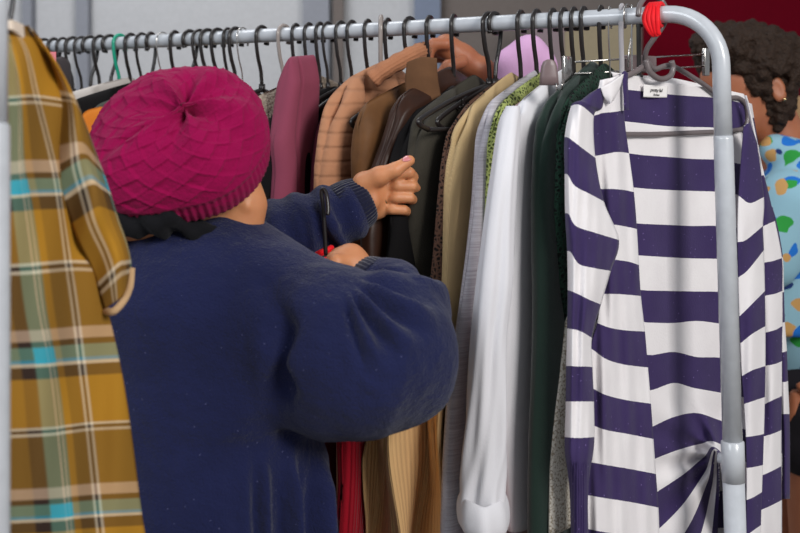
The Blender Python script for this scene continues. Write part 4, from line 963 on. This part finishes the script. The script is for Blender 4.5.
# ================================================================== PERSON BEHIND THE RACK
PD = 2.45
w2 = empty('person', (P(762,300,PD).x, PD, 0)); tag(w2, 'dark curly-haired person in a light blue flowered top behind the end of the rack', 'person')
f2 = Vector((-.93, -.10, -.34)).normalized(); u2 = Vector((-.30, .0, .95)); u2 = (u2-f2*u2.dot(f2)).normalized(); s2 = f2.cross(u2)
H2 = P(742, 92, PD); h2 = lambda a, b, c: H2+f2*a+u2*b+s2*c
cam_s = 1 if s2.y < 0 else -1
Q = Field((.05, 2.0, -.02), (1.18, 2.85, 1.78), .0045)
Q.ell(h2(-.01,.025,0), (.092,.10,.074), (f2,u2,s2), .01); Q.ell(h2(.03,-.045,0), (.062,.06,.055), (f2,u2,s2), .03); Q.ell(h2(.06,-.085,0), (.024,.02,.024), None, .02)
for s in (-1, 1):
    Q.ell(h2(.078,.018,s*.03), (.018,.011,.018), (f2,u2,s2), .008, 'sub'); Q.ell(h2(.072,.016,s*.029), (.0125,.0125,.0125), None, .003)
    Q.ell(h2(-.045,-.015,s*.078), (.018,.031,.010), (f2,u2,s2), .006); Q.ell(h2(-.042,-.013,s*.088), (.009,.018,.006), (f2,u2,s2), .004, 'sub')
Q.chain([h2(.085,.02,0), h2(.098,-.012,0), h2(.106,-.022,0)], [.009,.012,.012], .008); Q.ell(h2(.088,-.055,0), (.011,.006,.021), (f2,u2,s2), .006); Q.ell(h2(.085,-.066,0), (.010,.006,.017), (f2,u2,s2), .006)
n2p = P(790,165,PD+.02)
Q.chain([h2(-.04,-.04,0), n2p], [.054,.06], .02)
ch2 = P(808,260,PD+.02); sA = P(790,205,PD-.12); sB = P(812,200,PD+.17); pl2 = P(812,390,PD+.03)
Q.chain([sA, n2p+Vector((0,0,-.05)), sB], [.055,.07,.055], .04); Q.chain([ch2, pl2], [.125,.125], .06)
eA2 = P(640,262,2.28); wA2 = P(482,72,2.16)
Q.chain([sA, P(700,262,2.36), ], [.05,.044], .03); Q.chain([P(700,262,2.36), P(600,190,2.25), wA2], [.044,.040,.026], .02)
# far hand over the clothes: back of the hand arched, fingers curled down
Q.chain([wA2, P(462,58,2.15), P(446,46,2.14)], [.026,.026,.024], .012)
for i, (x, y, d) in enumerate([(440,42,2.115),(437,46,2.135),(436,50,2.155),(438,55,2.175)]):
    Q.chain([P(x+6,y+2,d), P(x-6,y+2,d), P(x-12,y+12,d), P(x-10,y+24,d)], [.0125,.0118,.0105,.0088], .004)
Q.chain([P(462,62,2.11), P(448,66,2.09), P(440,74,2.09)], [.013,.0115,.0095], .006)
# other arm hanging by the thigh
Q.chain([sB, P(850,300,PD+.2), P(822,385,PD+.0), P(806,398,PD-.12)], [.05,.042,.030,.024], .02)
for i in range(4): Q.chain([P(804-i*.5,394+i*5,PD-.125), P(795,394+i*6,PD-.13), P(791,401+i*6,PD-.125)], [.011,.010,.008], .004)
Q.chain([P(806,392,PD-.14), P(800,386,PD-.15)], [.011,.009], .004)
for y in (-.10, .12):
    hip = Vector((pl2.x, pl2.y+y, pl2.z-.04)); Q.chain([hip, Vector((hip.x-.02, hip.y, .45)), Vector((hip.x+.02, hip.y, .08))], [.098,.056,.036], .03)
    Q.chain([Vector((hip.x+.02, hip.y, .045)), Vector((hip.x-.14, hip.y, .028))], [.036,.026], .02)
Q.mesh('body', M_skin2, w2, smooth_it=2); del Q
Hh = Field((.5, 2.15, 1.25), (1.15, 2.80, 1.82), .005)
Hh.ell(P(752,64,PD), (.115,.10,.088), None, .02); Hh.ell(P(728,46,PD-.01), (.075,.08,.042), None, .03); Hh.ell(P(764,78,PD), (.062,.09,.080), None, .03)
Hh.ell(P(771,104,PD+.01), (.040,.08,.070), None, .02); Hh.ell(P(777,100,PD-.02), (.018,.05,.070), None, .02)
Hh.ell(h2(-.045,-.015,cam_s*.09), (.024,.024,.036), None, .01, 'sub')
Hh.ell(P(718,100,PD-.07), (.06,.07,.075), None, .02, 'sub')
def curl(p): return .012*noise.noise(p*34)+.007*noise.noise(p*75)+.012*abs(noise.noise(p*50+Vector((5,2,1))))
Hh.mesh('hair', fabric('dark_brown_hair', col(52,36,26), 'boucle', rough=.7, bump=1.0, spec=.25, scale=.9, sheen=0), w2, disp=curl); del Hh
def floral():
    T = NT('flowered_cloth'); b = T.b; b.inputs['Roughness'].default_value = .9
    tc = T.n('ShaderNodeTexCoord'); c = col(142,184,200)
    nz = T.n('ShaderNodeTexNoise', i_Scale=14.0); T.l(tc.outputs['Object'], nz.inputs['Vector'])
    mv = T.mix(.06, tc.outputs['Object'], nz.outputs['Color'])
    for sc, th, cc, off in ((17.0,.30,col(20,110,200),0.0),(15.0,.27,col(40,150,60),3.3),(16.0,.22,col(196,150,90),7.7),(19.0,.16,col(20,50,110),12.1)):
        mp = T.n('ShaderNodeMapping'); mp.inputs['Location'].default_value = (off, off*.7, off*1.3); T.l(mv, mp.inputs['Vector'])
        v = T.n('ShaderNodeTexVoronoi', i_Scale=sc*1.0); T.l(mp.outputs[0], v.inputs['Vector']); c = T.mix(T.math('LESS_THAN', v.outputs[0], th), c, cc)
    T.l(c, b.inputs['Base Color']); return T.m
Tp = Field((.5, 2.1, .75), (1.22, 2.85, 1.5), .005)
Tp.chain([sA, n2p+Vector((0,0,-.075)), sB], [.075,.085,.075], .04); Tp.chain([ch2, P(812,340,PD+.03)], [.145,.15], .06)
Tp.chain([P(796,215,PD-.14), P(764,255,PD-.15), P(742,275,PD-.12)], [.075,.068,.06], .03); Tp.chain([sB, P(850,300,PD+.2)], [.07,.065], .03)
Tp.chain([P(775,150,PD-.05), P(800,158,PD-.08)], [.035,.04], .03)
for i in range(5): Tp.chain([P(772+i*9,230,PD-.16+.004*i), P(770+i*9,330,PD-.13)], [.004,.012], .02)
Tp.mesh('flowered_top', floral(), w2, disp=lambda p: .005*noise.noise(p*11), smooth_it=1); del Tp
St = Field((.65, 2.15, .62), (1.22, 2.85, 1.1), .006)
St.ell(pl2+Vector((0,0,-.02)), (.155,.20,.15), None, .05)
for y in (-.10, .12): St.chain([Vector((pl2.x, pl2.y+y, pl2.z-.04)), Vector((pl2.x-.01, pl2.y+y, .80))], [.12,.108], .03)
St.mesh('shorts', fabric('black_shorts', col(30,26,32)), w2); del St
ear = MB(); ec = h2(-.045,-.038,cam_s*.092); ear.tube([ec+Vector((0,0,0)), ec+Vector((0,-.004,-.001))], .0035, 10); ear.build('earring', M_gold, w2)
# lilac cloth over the back of the rail and tan coat behind the second person
L_ = Field((.10, 1.92, .8), (.36, 2.3, 1.72), .005)
L_.chain([P(512,62,2.08), P(528,56,2.08), P(542,64,2.08)], [.030,.034,.028], .02)
L_.chain([P(514,70,2.08), P(512,200,2.08), P(512,380,2.08)], [.032,.036,.04], .02); L_.chain([P(540,72,2.08), P(542,200,2.08), P(542,380,2.08)], [.03,.036,.04], .02)
for i in range(3): L_.chain([P(518+i*9,52,2.04), P(514+i*11,90,2.035)], [.003,.005], .006, 'sub')
lc = L_.mesh('lilac_cardigan', m_lilac, None, disp=lambda p: .004*noise.noise(p*18)); del L_
tag(lc, 'lilac top with a rounded shoulder showing just below the rail behind the black hooks', 'top')
Tc = Field((1.05, 2.95, .4), (1.5, 3.3, 1.56), .008)
Tc.chain([P(800,118,3.1), P(790,170,3.1), P(790,420,3.1)], [.055,.10,.11], .03); Tc.chain([P(800,118,3.1), P(840,170,3.1), P(842,420,3.1)], [.055,.09,.11], .03)
for i in range(4): Tc.chain([P(782+i*8,140,3.0), P(776+i*10,420,2.98)], [.006,.014], .012, 'sub')
tcn = Tc.mesh('hanging_coat', fabric('tan_coat', col(150,118,84)), None, disp=lambda p: .006*noise.noise(p*12)); del Tc
tag(tcn, 'tan coat hanging behind the curly-haired person at the right edge', 'coat')
# ================================================================== LIGHT AND CAMERA
w = bpy.data.worlds.new('world'); bpy.context.scene.world = w; w.use_nodes = True
bg = w.node_tree.nodes['Background']; bg.inputs[0].default_value = (.86, .92, 1, 1); bg.inputs[1].default_value = .30
def area(name, loc, target, size, power, c=(1,1,1)):
    l = bpy.data.lights.new(name, 'AREA'); l.size = size; l.energy = power; l.color = c
    o = bpy.data.objects.new(name, l); C.objects.link(o); o.location = loc
    o.rotation_euler = (Vector(target)-Vector(loc)).to_track_quat('-Z', 'Y').to_euler(); return o
area('daylight', (2.2, -1.6, 3.0), (.2, 1.8, 1.2), 1.3, 125, (1, .98, .95))
area('sky_opening', (-2.2, -.8, 3.2), (-.2, 1.8, 1.2), 1.6, 62, (.88, .94, 1))
area('wall_light', (-1.0, 2.9, 3.4), (-1.0, 4.6, 1.3), 1.5, 42, (.97, .98, 1))
cam = bpy.data.cameras.new('camera'); co = bpy.data.objects.new('camera', cam); C.objects.link(co)
co.location = (0, 0, EYE); co.rotation_euler = (math.pi/2, 0, 0)
cam.sensor_width = 36; cam.lens = 36*F/800; cam.shift_y = -(266.5-HZ)/800
cam.dof.use_dof = True; cam.dof.focus_distance = 1.72; cam.dof.aperture_fstop = 4.5
sc = bpy.context.scene; sc.camera = co
sc.view_settings.view_transform = 'Standard'; sc.view_settings.look = 'None'; sc.view_settings.gamma = 1; sc.view_settings.use_curve_mapping = False
sc.view_settings.exposure = 0.08
